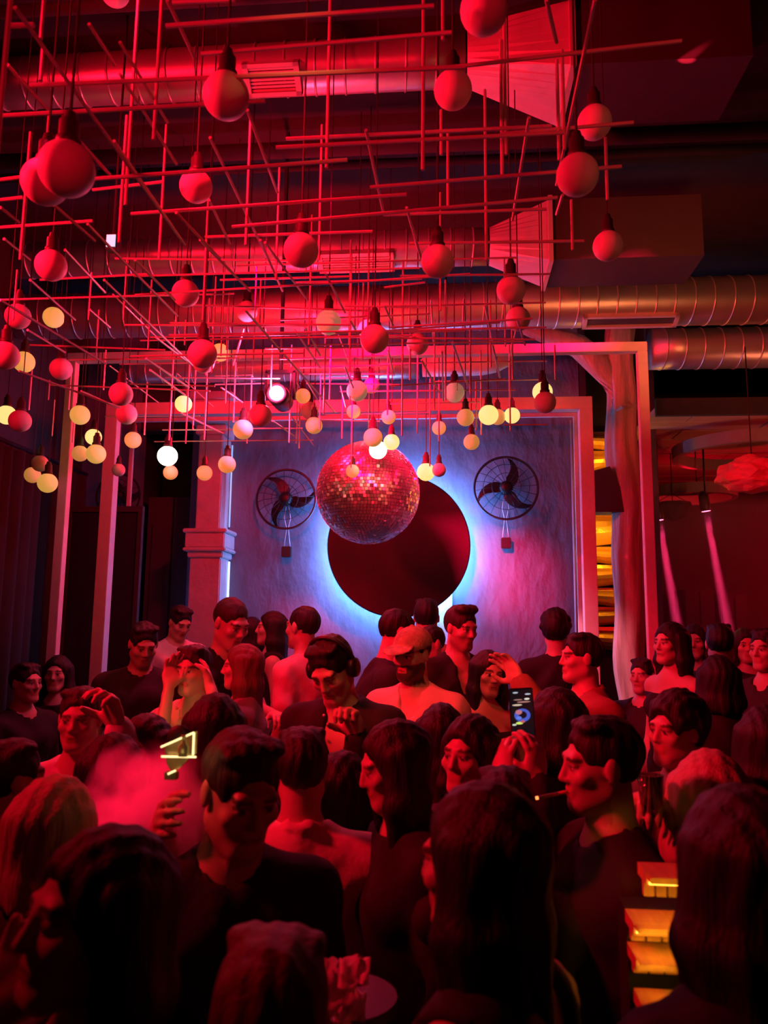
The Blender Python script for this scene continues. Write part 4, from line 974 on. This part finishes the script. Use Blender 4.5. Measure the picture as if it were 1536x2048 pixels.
    def arm(f, sd, g, upto=2.0):
        S_, e, w = arms[sd]; r0, r1, r2 = (0.042, 0.034, 0.024) if fem else (0.052, 0.042, 0.029)
        if upto >= 1.0: f.cone(S_, e, r0 + g, r1 + g, 0.03)
        else: f.cone(S_, S_ + (e - S_) * upto, r0 + g, r0 + (r1 - r0) * upto + g * 1.3, 0.03)
        if upto > 1.0: f.cone(e, e + (w - e) * min(1, upto - 1), r1 + g, r1 + (r2 - r1) * min(1, upto - 1) + g, 0.02)
    pts = [nb, hc_, pel] + [p for sd in arms for p in arms[sd]]
    lo = np.min(pts, 0) - 0.25; hi = np.max(pts, 0) + 0.25; lo[2] = 0.0 - 0.03; lo[0] = min(lo[0], -0.28); hi[0] = max(hi[0], 0.28); lo[1] = min(lo[1], -0.3); hi[1] = max(hi[1], 0.25)
    hb = 0.115 * s; st = 0.026
    ax = [axis(lo[i], hi[i], st, [(hc_[i] - (hb if i < 2 else 0.135 * s), hc_[i] + (hb if i < 2 else 0.13 * s), detail)]) for i in range(3)]
    f = Field(*ax)
    torso(f, 0); [arm(f, sd, 0) for sd in (1, -1)]
    for sd in (1, -1):
        f.cone(hips[sd], knee[sd], 0.085, 0.058, 0.05); f.cone(knee[sd], ank[sd], 0.056, 0.036, 0.03); f.cone(ank[sd] + np.array((0, 0.03, -0.02)), ank[sd] + np.array((0, -0.12, -0.03)), 0.04, 0.034, 0.03)
    f.cone(nb - u * 0.03, hc_ + HM @ np.array((0, 0.022, -0.055)) * s, (0.05 if fem else 0.062), (0.046 if fem else 0.057) * s, 0.035)
    head_prims(f, hc_, HM, s, fem, beard > 1)
    V, Q = f.mesh()
    nbody = len(V)
    VV = [V]; QQ = [Q]; n = nbody
    for sd, (curl, thumb, twist) in ((1, handR), (-1, handL)):
        S_, e, w = arms[sd]; d = w - e; d /= np.linalg.norm(d) + 1e-9
        fw = np.array((-sd * 0.35, -0.5, -0.2)) if abs(d[1]) < 0.9 else np.array((0, 0, -1.0))
        pn = fw - d * (fw @ d); pn /= np.linalg.norm(pn)                    # palm direction
        M_ = Matrix.Rotation(R_(twist), 3, Vector(d)); pn = np.array(M_ @ Vector(pn))
        yv = -pn; xv = np.cross(yv, d); HMx = np.stack([xv, yv, d], 1)
        thumb_side = 1 if (xv @ np.array((-sd, -0.6, 0.3))) > 0 else -1
        hv, hq = hand_mesh(curl, thumb, thumb_side, step=0.0085 if (armR is None and sd == 1) or (armL is None and sd == -1) else 0.006); sc = (0.93 if fem else 1.04)
        VV.append(hv * sc @ HMx.T + w); QQ.append(hq + n); n += len(hv)
    V = np.concatenate(VV); Q = np.concatenate(QQ)
    # skin colour with lips, brows, lashes and stubble
    col = np.tile(np.array((*skin, 1.0), np.float32), (len(V), 1))
    h = ((V - hc_) @ HM) / s; inh = np.zeros(len(V), bool); inh[:nbody] = True; inh &= (np.abs(h[:, 0]) < 0.11) & (np.abs(h[:, 1]) < 0.14) & (np.abs(h[:, 2]) < 0.14)
    front = inh & (h[:, 1] < -0.055)
    def paint(mask, c, a): col[mask, :3] = col[mask, :3] * (1 - a) + np.array(c) * a
    if beard: paint(inh & (h[:, 1] < 0.0) & (h[:, 2] < -0.035) & ~((np.abs(h[:, 0]) < 0.024) & (np.abs(h[:, 2] + 0.062) < 0.013)), hc, 0.32 if beard == 1 else 0.9)
    paint(front & (np.abs(h[:, 0]) < 0.027) & (np.abs(h[:, 2] + 0.062) < 0.0135), (0.45, 0.13, 0.12), 0.75)
    paint(front & (np.abs(h[:, 0]) < 0.02) & (np.abs(h[:, 2] + 0.0628) < 0.003), (0.08, 0.02, 0.02), 0.8)
    for sx in (-1, 1):
        paint(front & (np.abs(h[:, 0] - sx * 0.033) < 0.021) & (np.abs(h[:, 2] - 0.026 + 6 * (h[:, 0] - sx * 0.033) ** 2) < 0.0055), hc, 0.85)
        paint(front & (np.abs(h[:, 0] - sx * 0.031) < 0.0145) & (np.abs(h[:, 2] - 0.001) < 0.0055), (0.75, 0.7, 0.68), 0.8)
        paint(front & (np.abs(h[:, 0] - sx * 0.031) < 0.007) & (np.abs(h[:, 2] - 0.001) < 0.006), (0.02, 0.012, 0.01), 0.95)
        paint(front & (np.abs(h[:, 0] - sx * 0.031) < 0.017) & (np.abs(h[:, 2] - 0.008) < 0.003), (0.03, 0.015, 0.012), 0.85)
    me = mesh_np('person', V, Q, MATS['skin'])
    at_ = me.color_attributes.new('tint', 'FLOAT_COLOR', 'POINT'); at_.data.foreach_set('color', col.ravel())
    o = bpy.data.objects.new('person', me); COL.objects.link(o); o.location = root; o.rotation_euler = (0, 0, th)
    tag(o, label, 'person', group or 'people in the crowd')
    # hair
    if hair:
        g = HM.T @ np.array((0, 0, -1.0)); hv, hq = hair_mesh(hair, s, g, (0.0075 if hair not in ('long', 'pony') else 0.0095) * (1.0 if Y < 4.4 else 1.2), int(px))
        obj('hair', mesh_np('hair', hv @ HM.T + hc_, hq, hairmat(hc)), o)
    # top
    g = 0.014
    t = Field(np.arange(lo[0], hi[0], 0.017), np.arange(lo[1], hi[1], 0.017), np.arange(pz - 0.22, hi[2], 0.017))
    torso(t, g)
    ln = {'none': 0.0, 'short': 0.62, 'long': 1.95, 'half': 1.25}[sleeve]
    if ln: [arm(t, sd, g, ln) for sd in (1, -1)]
    if neck == 'strapless': t.plane(pel + u * 0.40 * b, u)
    else:
        t.cone(nb - u * 0.02 - yy * 0.02, nb + u * 0.16 - yy * 0.03, 0.060, 0.075, 0.01, 's')
        if neck in ('v', 'open'):
            dpt = 0.12 if neck == 'v' else 0.22
            t.cone(nb - yy * 0.10 - u * 0.02, nb - yy * 0.155 - u * dpt, 0.055 if neck == 'v' else 0.06, 0.012, 0.008, 's')
        if neck == 'tank':
            t.cone(nb - yy * 0.09 - u * 0.02, nb - yy * 0.1 - u * 0.08, 0.08, 0.06, 0.01, 's'); t.cone(nb + yy * 0.1, nb + yy * 0.1 - u * 0.1, 0.08, 0.06, 0.01, 's')
            for sx in (-1, 1): t.ell(shl[sx] + side * sx * 0.03, (0.06, 0.1, 0.09), TM, 0.01, 's')
        if neck in ('collar', 'open', 'v'):
            for sx in (-1, 1):
                c0 = nb + yy * 0.055 + u * 0.045 + side * sx * 0.03; c1 = nb + side * sx * 0.072 + u * 0.03; c2 = nb + side * sx * (0.05 if neck != 'collar' else 0.022) - yy * 0.085 - u * 0.035
                t.cone(c0, c1, 0.014, 0.014, 0.01); t.cone(c1, c2, 0.014, 0.012, 0.01); t.cone(c2, c2 - u * 0.045 + side * sx * 0.02 - yy * 0.02, 0.014, 0.008, 0.01)
                t.cone(nb + yy * 0.055 + u * 0.045 - side * 0.03, nb + yy * 0.055 + u * 0.045 + side * 0.03, 0.014, 0.014, 0.01)
    t.plane(pel - u * 0.13, -u)
    V, Q = t.mesh()
    wr = 0.004 * np.sin(V[:, 2] * 38 + 5 * np.sin(V[:, 0] * 11 + px)) + 0.003 * np.sin(V[:, 0] * 46 + V[:, 2] * 19 + px)
    V[:, 1] += wr * 1.1; V[:, 0] += wr * 0.5
    obj('shirt' if not fem else 'top', mesh_np('shirt', V, Q, cloth(top)), o)
    # trousers or skirt
    t = Field(np.arange(-0.27, 0.271, 0.027), np.arange(-0.22, 0.221, 0.027), np.arange(-0.02, pz + 0.12, 0.027))
    t.ell(pel + u * 0.0, (0.165, 0.125, 0.12), TM, 0.05)
    for sd in (1, -1): t.cone(hips[sd], knee[sd], 0.095, 0.07, 0.04); t.cone(knee[sd], ank[sd] + np.array((0, 0, 0.02)), 0.07, 0.055, 0.03)
    V, Q = t.mesh(); obj('trousers', mesh_np('trousers', V, Q, cloth(trousers)), o)
    for sd in (1, -1):
        t = Field(np.arange(-0.08, 0.081, 0.015), np.arange(-0.2, 0.12, 0.015), np.arange(-0.015, 0.12, 0.015))
        t.cone((0, 0.04, 0.045), (0, -0.12, 0.04), 0.046, 0.042, 0.02); t.plane((0, 0, 0.003), (0, 0, -1.0))
        V, Q = t.mesh(); V += np.array((ank[sd][0], ank[sd][1], 0)); obj('shoe', mesh_np('shoe', V, Q, MATS['booth_black']), o)
    info = dict(o=o, hc=hc_, HM=HM, s=s, root=root, Rz=Rz, nb=nb, arms=arms, u=u, yy=yy, side=side, pel=pel)
    return info
def W(info, p):      # head-local point -> the person's local frame
    return Vector(info['hc'] + info['HM'] @ (np.asarray(p) * info['s']))
# ------------------------------------------------------------------ the crowd
ST = 'people on the raised floor'
dj = person(664, 1337, 128, 2.98, 'man in headphones with an open black buttoned shirt, looking down at the booth', yaw=-6, head=(-12, 36, -6), hair='short', hc=HB, top=BLACK, sleeve='long', neck='open',
            armR=((735, 1540, 2.85), (714, 1470, 2.82)), handR=(0.75, 0.7, 20), detail=0.005, group=ST)
capm = person(824, 1308, 104, 3.45, 'bearded man in a patterned cap and pale short-sleeved shirt with chest pocket', yaw=-18, head=(-14, 10, 2), hair='buzz', hc=HB, top=(0.62, 0.52, 0.46), sleeve='short', neck='v', beard=2,
              armR='fold', armL='fwd', detail=0.005, group=ST)
person(797, 1266, 96, 4.05, 'man in a black T-shirt leaning away behind the man in the cap', yaw=105, head=(5, 14, 0), hair='buzz', top=BLACK, lean=16, group=ST)
person(853, 1236, 78, 5.0, 'tall man seen from behind right under the disc', yaw=178, hair='short', top=RUST, group=ST)
person(860, 1288, 76, 4.55, 'person in a dazzling pink-lit white shirt half hidden by the man in the cap', yaw=-40, head=(-10, 5, 0), hair='buzz', top=WHITE, neck='crew', group=ST)
person(922, 1256, 88, 4.1, 'bearded man with quiff hair and an open black shirt', yaw=28, head=(12, 12, 0), hair='quiff', hc=HBR, top=BLACK, sleeve='half', neck='open', beard=1, armL='fold', armR='fold', group=ST)
wom = person(976, 1348, 92, 3.75, 'bare-shouldered woman with an earring beside the raised arm', yaw=14, head=(8, 4, 8), fem=True, hair='long', hc=HB, top=BLACK, sleeve='none', neck='strapless', detail=0.005, group=ST, armL=((905, 1420, 3.9), (880, 1440, 3.6)))
person(1162, 1316, 100, 3.6, 'man in profile with a rust open-collar jacket stretching out his arm', yaw=-72, head=(-8, 0, 0), hair='short', top=RUST, sleeve='long', neck='open', armR=((1085, 1440, 3.3), (1040, 1362, 3.4)), detail=0.005, group=ST, handR=(0.25, 0.3, 60))
person(1112, 1262, 78, 4.95, 'dark-haired person seen from behind against the blue wall', yaw=168, hair='curly', top=BLACK, group=ST)
person(287, 1288, 86, 4.25, 'stubbled man in a dark shirt bending his head beside the thin portal post', yaw=26, head=(8, 24, 0), hair='short', top=DARK, beard=1, group=ST)
person(360, 1245, 66, 5.25, 'man with a white collar looking down before the pilaster', yaw=42, head=(6, 26, 0), hair='short', top=WHITE, sleeve='long', neck='collar', group=ST)
person(462, 1246, 100, 4.35, 'broad man in a black T-shirt smiling down by the pilaster', yaw=46, head=(8, 24, 0), hair='buzz', hc=HBR, top=BLACK, armR='fwd', lean=6, group=ST)
person(482, 1334, 86, 3.75, 'woman in profile with long auburn hair and a grey top', yaw=-82, head=(0, 2, 0), fem=True, hair='long', hc=HAUB, top=GREY, sleeve='half', detail=0.005, group=ST)
person(386, 1340, 80, 3.35, 'person in a pale top holding both hands up to the head', yaw=-8, head=(-6, 4, 0), fem=True, hair='short', hc=HBR, top=(0.62, 0.5, 0.38), sleeve='short', armL=((325, 1460, 2.9), (338, 1372, 3.25)), armR=((430, 1450, 2.9), (420, 1372, 3.25)), handL=(0.3, 0.4, 0), handR=(0.2, 0.4, 0), group=ST)
person(541, 1257, 68, 5.3, 'woman in profile with long black hair and bare arms by the wall', yaw=-75, head=(0, -2, 0), fem=True, hair='long', top=BLACK, sleeve='none', neck='tank', group=ST)
person(506, 1266, 62, 5.7, 'dark-haired woman turned away between two others by the wall', yaw=165, fem=True, hair='bob', top=BLACK, group=ST)
person(605, 1255, 88, 4.65, 'close-cropped man in a pink shirt turning his back beside the halo', yaw=-118, head=(-4, 0, 0), hair='buzz', top=(0.8, 0.42, 0.45), sleeve='short', group=ST)
person(114, 1348, 72, 4.5, 'dim face of a dark-haired woman in front of the curtain', yaw=12, fem=True, hair='long', top=DARK, group=ST)
person(52, 1366, 76, 4.1, 'dark figure turned sideways at the curtain', yaw=70, hair='short', top=BLACK, group=ST)
person(1340, 1287, 84, 4.4, 'bare-shouldered woman with dark hair behind the outer portal post', yaw=-58, fem=True, hair='long', top=BLACK, sleeve='none', neck='strapless', group=ST)
person(1390, 1284, 70, 5.2, 'woman whose lit face shows in the back room below the thin beam', yaw=-24, fem=True, hair='bob', top=BLACK, group=ST)
person(1440, 1288, 82, 4.7, 'man with a pale collar seen from behind in the back room', yaw=165, hair='short', top=DARK, neck='collar', group=ST)
person(1492, 1292, 70, 5.2, 'small dark-haired woman at the far side of the back room', yaw=-10, fem=True, hair='bob', top=DARK, group=ST)
person(1532, 1300, 74, 4.1, 'figure cut by the picture edge in the back room', yaw=-55, hair='short', top=DARK, armL='fwd', group=ST)
person(1436, 1362, 92, 3.5, 'black-haired person seen from behind in front of the back room', yaw=176, hair='bob', fem=True, top=BLACK, group=ST)
person(1285, 1352, 70, 4.9, 'dark figure just inside the outer portal post', yaw=-40, hair='short', top=DARK, group=ST)
# dance floor
FL = 'people on the dance floor'
person(160, 1438, 118, 2.64, 'man in a white collared shirt facing the camera with one hand raised', yaw=6, head=(4, 2, 0), hair='short', hc=HBR, top=WHITE, sleeve='long', neck='collar', armR=((262, 1540, 2.4), (236, 1452, 2.36)), group=FL)
person(284, 1500, 92, 2.45, 'brown-haired woman half hidden behind the smoke', yaw=-16, fem=True, hair='long', hc=HBR, top=DARK, group=FL)
person(228, 1552, 130, 2.06, 'person with a black bob seen from behind beside the smoke', yaw=172, fem=True, hair='bob', top=BLACK, group=FL)
person(432, 1466, 92, 2.18, 'person with long straight black hair seen from behind under the auburn-haired woman', yaw=180, fem=True, hair='long', top=BLACK, armR=((400, 1850, 1.95), (322, 1650, 1.70)), handR=(0.25, 0.4, 0), group=FL)
polo = person(482, 1580, 232, 1.62, 'large man in a black polo shirt looking down', yaw=24, head=(14, 20, 0), hair='short', hc=HBR, top=BLACK, sleeve='short', neck='collar', detail=0.0045, group=FL)
person(604, 1538, 160, 2.1, 'man with a shaved nape and pale shirt seen from behind', yaw=188, hair='short', hc=HB, top=(0.8, 0.55, 0.55), sleeve='long', neck='collar', group=FL)
person(690, 1576, 115, 2.45, 'short woman with a black bob behind the black polo shirt', yaw=150, fem=True, hair='bob', top=BLACK, group=FL)
person(786, 1530, 140, 2.05, 'woman with long black hair looking down in profile', yaw=-68, head=(-4, 16, 0), fem=True, hair='long', top=BLACK, sleeve='long', group=FL)
person(884, 1474, 100, 2.62, 'woman with long dark hair seen from behind before the man in the cap', yaw=176, fem=True, hair='long', hc=HB, top=BLACK, group=FL)
person(938, 1510, 112, 2.28, 'dark-haired woman with a blurred face beside the phone', yaw=-34, fem=True, hair='bob', top=DARK, group=FL)
hold = person(1010, 1630, 130, 1.9, 'person holding up a phone with both hands', yaw=180, fem=True, hair='short', hc=HB, top=BLACK, sleeve='long', armR=((955, 1760, 2.05), (1000, 1562, 2.2)), armL=((1110, 1760, 2.05), (1076, 1560, 2.2)), handR=(0.32, 0.6, 0), handL=(0.32, 0.6, 0), group=FL)
person(1108, 1446, 108, 2.5, 'woman with long dark hair just beyond the phone', yaw=-140, fem=True, hair='long', top=DARK, group=FL)
smk = person(1200, 1530, 190, 1.95, 'man in a black shirt smoking a cigarette in profile', yaw=-80, head=(-2, 4, 0), hair='short', top=BLACK, beard=1, sleeve='short', detail=0.0045, group=FL)
person(958, 1722, 255, 1.2, 'woman with long dark hair turning away in the centre foreground', yaw=-122, head=(4, 6, 0), fem=True, hair='long', top=BLACK, sleeve='none', neck='tank', detail=0.0045, group=FL)
person(1424, 1605, 205, 2.15, 'woman with long blond hair seen from behind', yaw=160, fem=True, hair='long', hc=HBL, top=DARK, sleeve='long', group=FL)
person(1478, 1735, 290, 1.15, 'dark silhouette of a long-haired woman at the lower picture corner', yaw=200, fem=True, hair='long', top=BLACK, sleeve='long', group=FL)
person(1352, 1462, 108, 2.55, 'curly-haired man holding a glass beside the portal post', yaw=-58, hair='curly', top=RUST, armL=((1320, 1600, 2.35), (1306, 1598, 2.15)), group=FL)
person(186, 1832, 320, 1.05, 'woman with dark hair in the near corner, forehead lit red', yaw=-30, head=(-12, -6, 0), fem=True, hair='bob', top=DARK, sleeve='none', neck='tank', armL=((-90, 2250, 1.0), (-25, 2040, 1.0)), handL=(0.25, 0.4, 0), detail=0.0045, group=FL)
person(112, 1662, 170, 1.6, 'blond head seen from behind next to the smoke', yaw=170, fem=True, hair='bob', hc=HBL, top=DARK, group=FL)
person(545, 2050, 255, 1.0, 'brown-haired head cut by the lower picture edge', yaw=182, fem=True, hair='short', hc=HAUB, top=DARK, group=FL)
person(24, 1560, 130, 2.1, 'dark figure cut by the picture edge behind the blond head', yaw=140, hair='short', top=BLACK, group=FL)
person(1535, 1490, 120, 2.3, 'dark long-haired figure behind the blond woman', yaw=170, fem=True, hair='long', top=BLACK, group=FL)

# ------------------------------------------------------------------ what they wear and hold
o = dj['o']; hp = empty('headphones'); hp.parent = o
pts = [W(dj, (0.098 * math.cos(a), 0.02, 0.02 + 0.118 * math.sin(a))) for a in np.linspace(-0.1, math.pi + 0.1, 17)]
tube('headband', pts, 0.0095, 'fan_black', hp, 8)
for sx in (-1, 1):
    v, f = lathe_data([(0.012, -0.012), (0.034, -0.014), (0.038, 0.0), (0.036, 0.014), (0.02, 0.02), (0.004, 0.02)], 20)
    M4 = Matrix(dj['HM'].tolist()).to_4x4() @ Matrix.Rotation(sx * math.pi / 2, 4, 'Y')
    e = obj('ear_cup', mesh('ear_cup', v, f, 'fan_black', True), hp); e.matrix_local = Matrix.Translation(W(dj, (sx * 0.092, 0.008, -0.006))) @ M4
mat('pearl', (0.8, 0.8, 0.78), 0.25)
def ball(name, c, r, m, parent, sc=(1, 1, 1)):
    bm = bmesh.new(); bmesh.ops.create_uvsphere(bm, u_segments=14, v_segments=9, radius=r); me = bpy.data.meshes.new(name); bm.to_mesh(me); bm.free(); me.materials.append(MATS[m])
    me.polygons.foreach_set('use_smooth', [True] * len(me.polygons)); b = obj(name, me, parent, c); b.scale = sc; return b
for i, (dx, dz) in enumerate(((-0.045, -0.02), (-0.05, -0.09), (-0.03, -0.15), (-0.012, -0.24), (-0.005, -0.33))):
    ball('button', Vector(dj['nb']) + Vector((dx, -0.118 - (0.02 if i else -0.0), dz)), 0.0055, 'pearl', o)
# patterned cap with its peak
o = capm['o']; s_ = capm['s']
mat('cap_cloth', (0.5, 0.36, 0.26), 0.85, var=0.85, scale=34, bump=0.3)
f_ = Field(np.arange(-0.13, 0.13, 0.006), np.arange(-0.22, 0.16, 0.006), np.arange(-0.03, 0.16, 0.006))
f_.ell((0, 0.016, 0.045), (0.092, 0.112, 0.092), None, 0.01); f_.plane((0, 0, 0.035), (0, 0.12, -1.0))
f_.ell((0, -0.115, 0.046), (0.078, 0.075, 0.0085), np_rot(0, 12, 0), 0.012); f_.ell((0, 0.016, 0.137), (0.012, 0.012, 0.008), None, 0.006)
V, Q = f_.mesh(); obj('cap', mesh_np('cap', (V * s_) @ capm['HM'].T + capm['hc'], Q, MATS['cap_cloth']), o)
box('chest_pocket', 0.03, 0.125, -0.166, -0.158, 0.0, 0.10, cloth((0.58, 0.48, 0.42)), o).location = Vector(capm['nb']) + Vector((0.0, 0.0, -0.29))
# earring
ball('earring', W(wom, (-0.083, 0.004, -0.05)), 0.008, 'pearl', wom['o'], (0.7, 0.7, 1.5))
# wrist watch of the phone holder
S_, e_, w_ = hold['arms'][1]; d_ = Vector(w_ - e_).normalized()
v, f = ring_data(0.034, 0.008, 24, 6); wt_ = obj('bracelet', mesh('bracelet', v, f, 'seam_steel', True), hold['o']); wt_.matrix_local = Matrix.Translation(Vector(w_) - d_ * 0.03) @ d_.to_track_quat('Z', 'Y').to_matrix().to_4x4()
# phone
ph = empty('phone', P(1044, 1426, 2.26)); ph.scale = (0.92, 0.92, 0.92); ph.rotation_euler = (R_(8), R_(-4), R_(2)); tag(ph, 'black phone held up high, its lit screen filming the stage', 'phone')
box('phone_body', -0.037, 0.037, -0.004, 0.004, -0.077, 0.077, 'fan_black', ph, 0.003)
sm = bpy.data.materials.new('phone_picture'); sm.use_nodes = True; nt = sm.node_tree; b_ = nt.nodes['Principled BSDF']; b_.inputs['Base Color'].default_value = (0.005, 0.005, 0.006, 1); b_.inputs['Roughness'].default_value = 0.2
tc = nt.nodes.new('ShaderNodeTexCoord'); sx_ = nt.nodes.new('ShaderNodeSeparateXYZ'); nt.links.new(tc.outputs['Generated'], sx_.inputs[0])
def math_(op, a, b=None, c=None):
    n = nt.nodes.new('ShaderNodeMath'); n.operation = op
    for i, q in enumerate((a, b, c)):
        if q is None: continue
        if isinstance(q, (int, float)): n.inputs[i].default_value = q
        else: nt.links.new(q, n.inputs[i])
    return n.outputs[0]
def blob(cx_, cz_, rx_, rz_):
    a = math_('DIVIDE', math_('SUBTRACT', sx_.outputs[0], cx_), rx_); b = math_('DIVIDE', math_('SUBTRACT', sx_.outputs[2], cz_), rz_)
    return math_('SQRT', math_('ADD', math_('MULTIPLY', a, a), math_('MULTIPLY', b, b)))
last = None
def layer(fac, colr):
    global last
    m = nt.nodes.new('ShaderNodeMix'); m.data_type = 'RGBA'; nt.links.new(fac, m.inputs[0]); m.inputs[7].default_value = (*colr, 1)
    if last is None: m.inputs[6].default_value = (0.004, 0.004, 0.006, 1)
    else: nt.links.new(last, m.inputs[6])
    last = m.outputs[2]
disc_ = lambda *a: math_('LESS_THAN', blob(*a), 1.0)
layer(disc_(0.5, 0.46, 0.36, 0.14), (0.06, 0.10, 0.55)); layer(disc_(0.52, 0.47, 0.18, 0.075), (0.004, 0.004, 0.01)); layer(disc_(0.35, 0.53, 0.15, 0.05), (0.5, 0.16, 0.2)); layer(disc_(0.34, 0.41, 0.12, 0.035), (0.12, 0.2, 0.7))
for (a, b, c, d, cl) in ((0.3, 0.68, 0.22, 0.02, (0.6, 0.45, 0.35)), (0.6, 0.74, 0.3, 0.015, (0.45, 0.2, 0.18)), (0.75, 0.8, 0.12, 0.02, (0.8, 0.75, 0.6)), (0.35, 0.79, 0.2, 0.012, (0.4, 0.2, 0.18)), (0.25, 0.94, 0.12, 0.016, (0.5, 0.55, 0.65)), (0.8, 0.9, 0.13, 0.016, (0.5, 0.55, 0.65)),
                        (0.35, 0.3, 0.16, 0.028, (0.65, 0.8, 0.15)), (0.5, 0.33, 0.1, 0.03, (0.5, 0.1, 0.12)), (0.12, 0.27, 0.1, 0.02, (0.6, 0.65, 0.5)), (0.25, 0.07, 0.22, 0.025, (0.5, 0.6, 0.8))): layer(disc_(a, b, c, d), cl)
nt.links.new(last, b_.inputs['Emission Color']); b_.inputs['Emission Strength'].default_value = 1.0
box('screen', -0.034, 0.034, -0.0052, -0.0042, -0.073, 0.073, sm, ph)
for (x, z) in ((-0.018, 0.058), (-0.018, 0.038), (-0.002, 0.048)): tube('camera_lens', [(x, 0.0035, z), (x, 0.0062, z)], 0.0065, 'dark_glass', ph, 12)
# cigarette
mo = W(smk, (0, -0.096, -0.063)); co_ = smk['o'].matrix_basis.to_3x3() @ mo + smk['root']
cg = empty('cigarette', co_); tag(cg, 'lit cigarette in the mouth of the man in profile', 'cigarette')
fd = Vector(smk['Rz'] @ (smk['HM'] @ np.array((0, -1.0, -0.12)))).normalized()
mat('cig_paper', (0.8, 0.75, 0.7), 0.8); mat('cig_filter', (0.6, 0.35, 0.15), 0.8); mat('ember', (0.5, 0.1, 0.02), 0.8, emit=(1, 0.2, 0.05), estr=3)
tube('filter', [fd * -0.004, fd * 0.022], 0.0042, 'cig_filter', cg, 10); tube('paper', [fd * 0.022, fd * 0.072], 0.0041, 'cig_paper', cg, 10); tube('ember', [fd * 0.072, fd * 0.078], 0.0038, 'ember', cg, 10)
# drinking glass held by the curly-haired man
gl = empty('drinking_glass', P(1302, 1590, 2.08)); tag(gl, 'small drinking glass in the hand beside the portal post', 'glass')
mat('clear_glass', (0.9, 0.9, 0.9), 0.05, trans=1.0, var=0.0)
v, f = lathe_data([(0.004, -0.05), (0.026, -0.05), (0.033, 0.05), (0.030, 0.05), (0.024, -0.042), (0.004, -0.042)], 20); obj('tumbler', mesh('tumbler', v, f, 'clear_glass', True), gl)
# vape smoke rising in the crowd
sc_ = P(290, 1634, 1.8)
bm = bmesh.new(); bmesh.ops.create_icosphere(bm, subdivisions=4, radius=1.0)
for vv in bm.verts:
    n_ = 1 + 0.35 * mnoise.noise(vv.co * 1.3 + Vector((4, 1, 0))) + 0.12 * mnoise.noise(vv.co * 3.1)
    vv.co = Vector((vv.co.x * 0.17, vv.co.y * 0.10, vv.co.z * 0.16)) * n_
me = bpy.data.meshes.new('smoke_cloud'); bm.to_mesh(me); bm.free()
so = obj('smoke_cloud', me, None, sc_); tag(so, 'puff of smoke glowing pink in the crowd', 'smoke', None, 'stuff')
sm2 = bpy.data.materials.new('smoke'); sm2.use_nodes = True; nt = sm2.node_tree; nt.nodes.remove(nt.nodes['Principled BSDF']); vsn = nt.nodes.new('ShaderNodeVolumeScatter')
tc = nt.nodes.new('ShaderNodeTexCoord'); nz = nt.nodes.new('ShaderNodeTexNoise'); nz.inputs['Scale'].default_value = 9; nz.inputs['Detail'].default_value = 4; nt.links.new(tc.outputs['Object'], nz.inputs['Vector'])
mp2 = nt.nodes.new('ShaderNodeMapping'); mp2.inputs['Scale'].default_value = (5.4, 9.0, 5.8); nt.links.new(tc.outputs['Object'], mp2.inputs[0])
ln_ = nt.nodes.new('ShaderNodeVectorMath'); ln_.operation = 'LENGTH'; nt.links.new(mp2.outputs[0], ln_.inputs[0])
fo = nt.nodes.new('ShaderNodeMapRange'); fo.inputs[1].default_value = 1.05; fo.inputs[2].default_value = 0.25; fo.inputs[3].default_value = 0; fo.inputs[4].default_value = 1; nt.links.new(ln_.outputs['Value'], fo.inputs[0])
nr = nt.nodes.new('ShaderNodeMapRange'); nr.inputs[1].default_value = 0.36; nr.inputs[2].default_value = 0.62; nr.inputs[4].default_value = 45.0; nt.links.new(nz.outputs[0], nr.inputs[0])
mu = nt.nodes.new('ShaderNodeMath'); mu.operation = 'MULTIPLY'; nt.links.new(fo.outputs[0], mu.inputs[0]); nt.links.new(nr.outputs[0], mu.inputs[1]); nt.links.new(mu.outputs[0], vsn.inputs['Density'])
nt.links.new(vsn.outputs[0], nt.nodes['Material Output'].inputs['Volume']); me.materials.append(sm2)
light('smoke_spot', 'SPOT', sc_ + Vector((-0.5, -0.2, 2.6)), (1.0, 0.004, 0.05), 900, 0.05, sc_ + Vector((-0.03, 0, 0.0)), 7.5, 0.8)
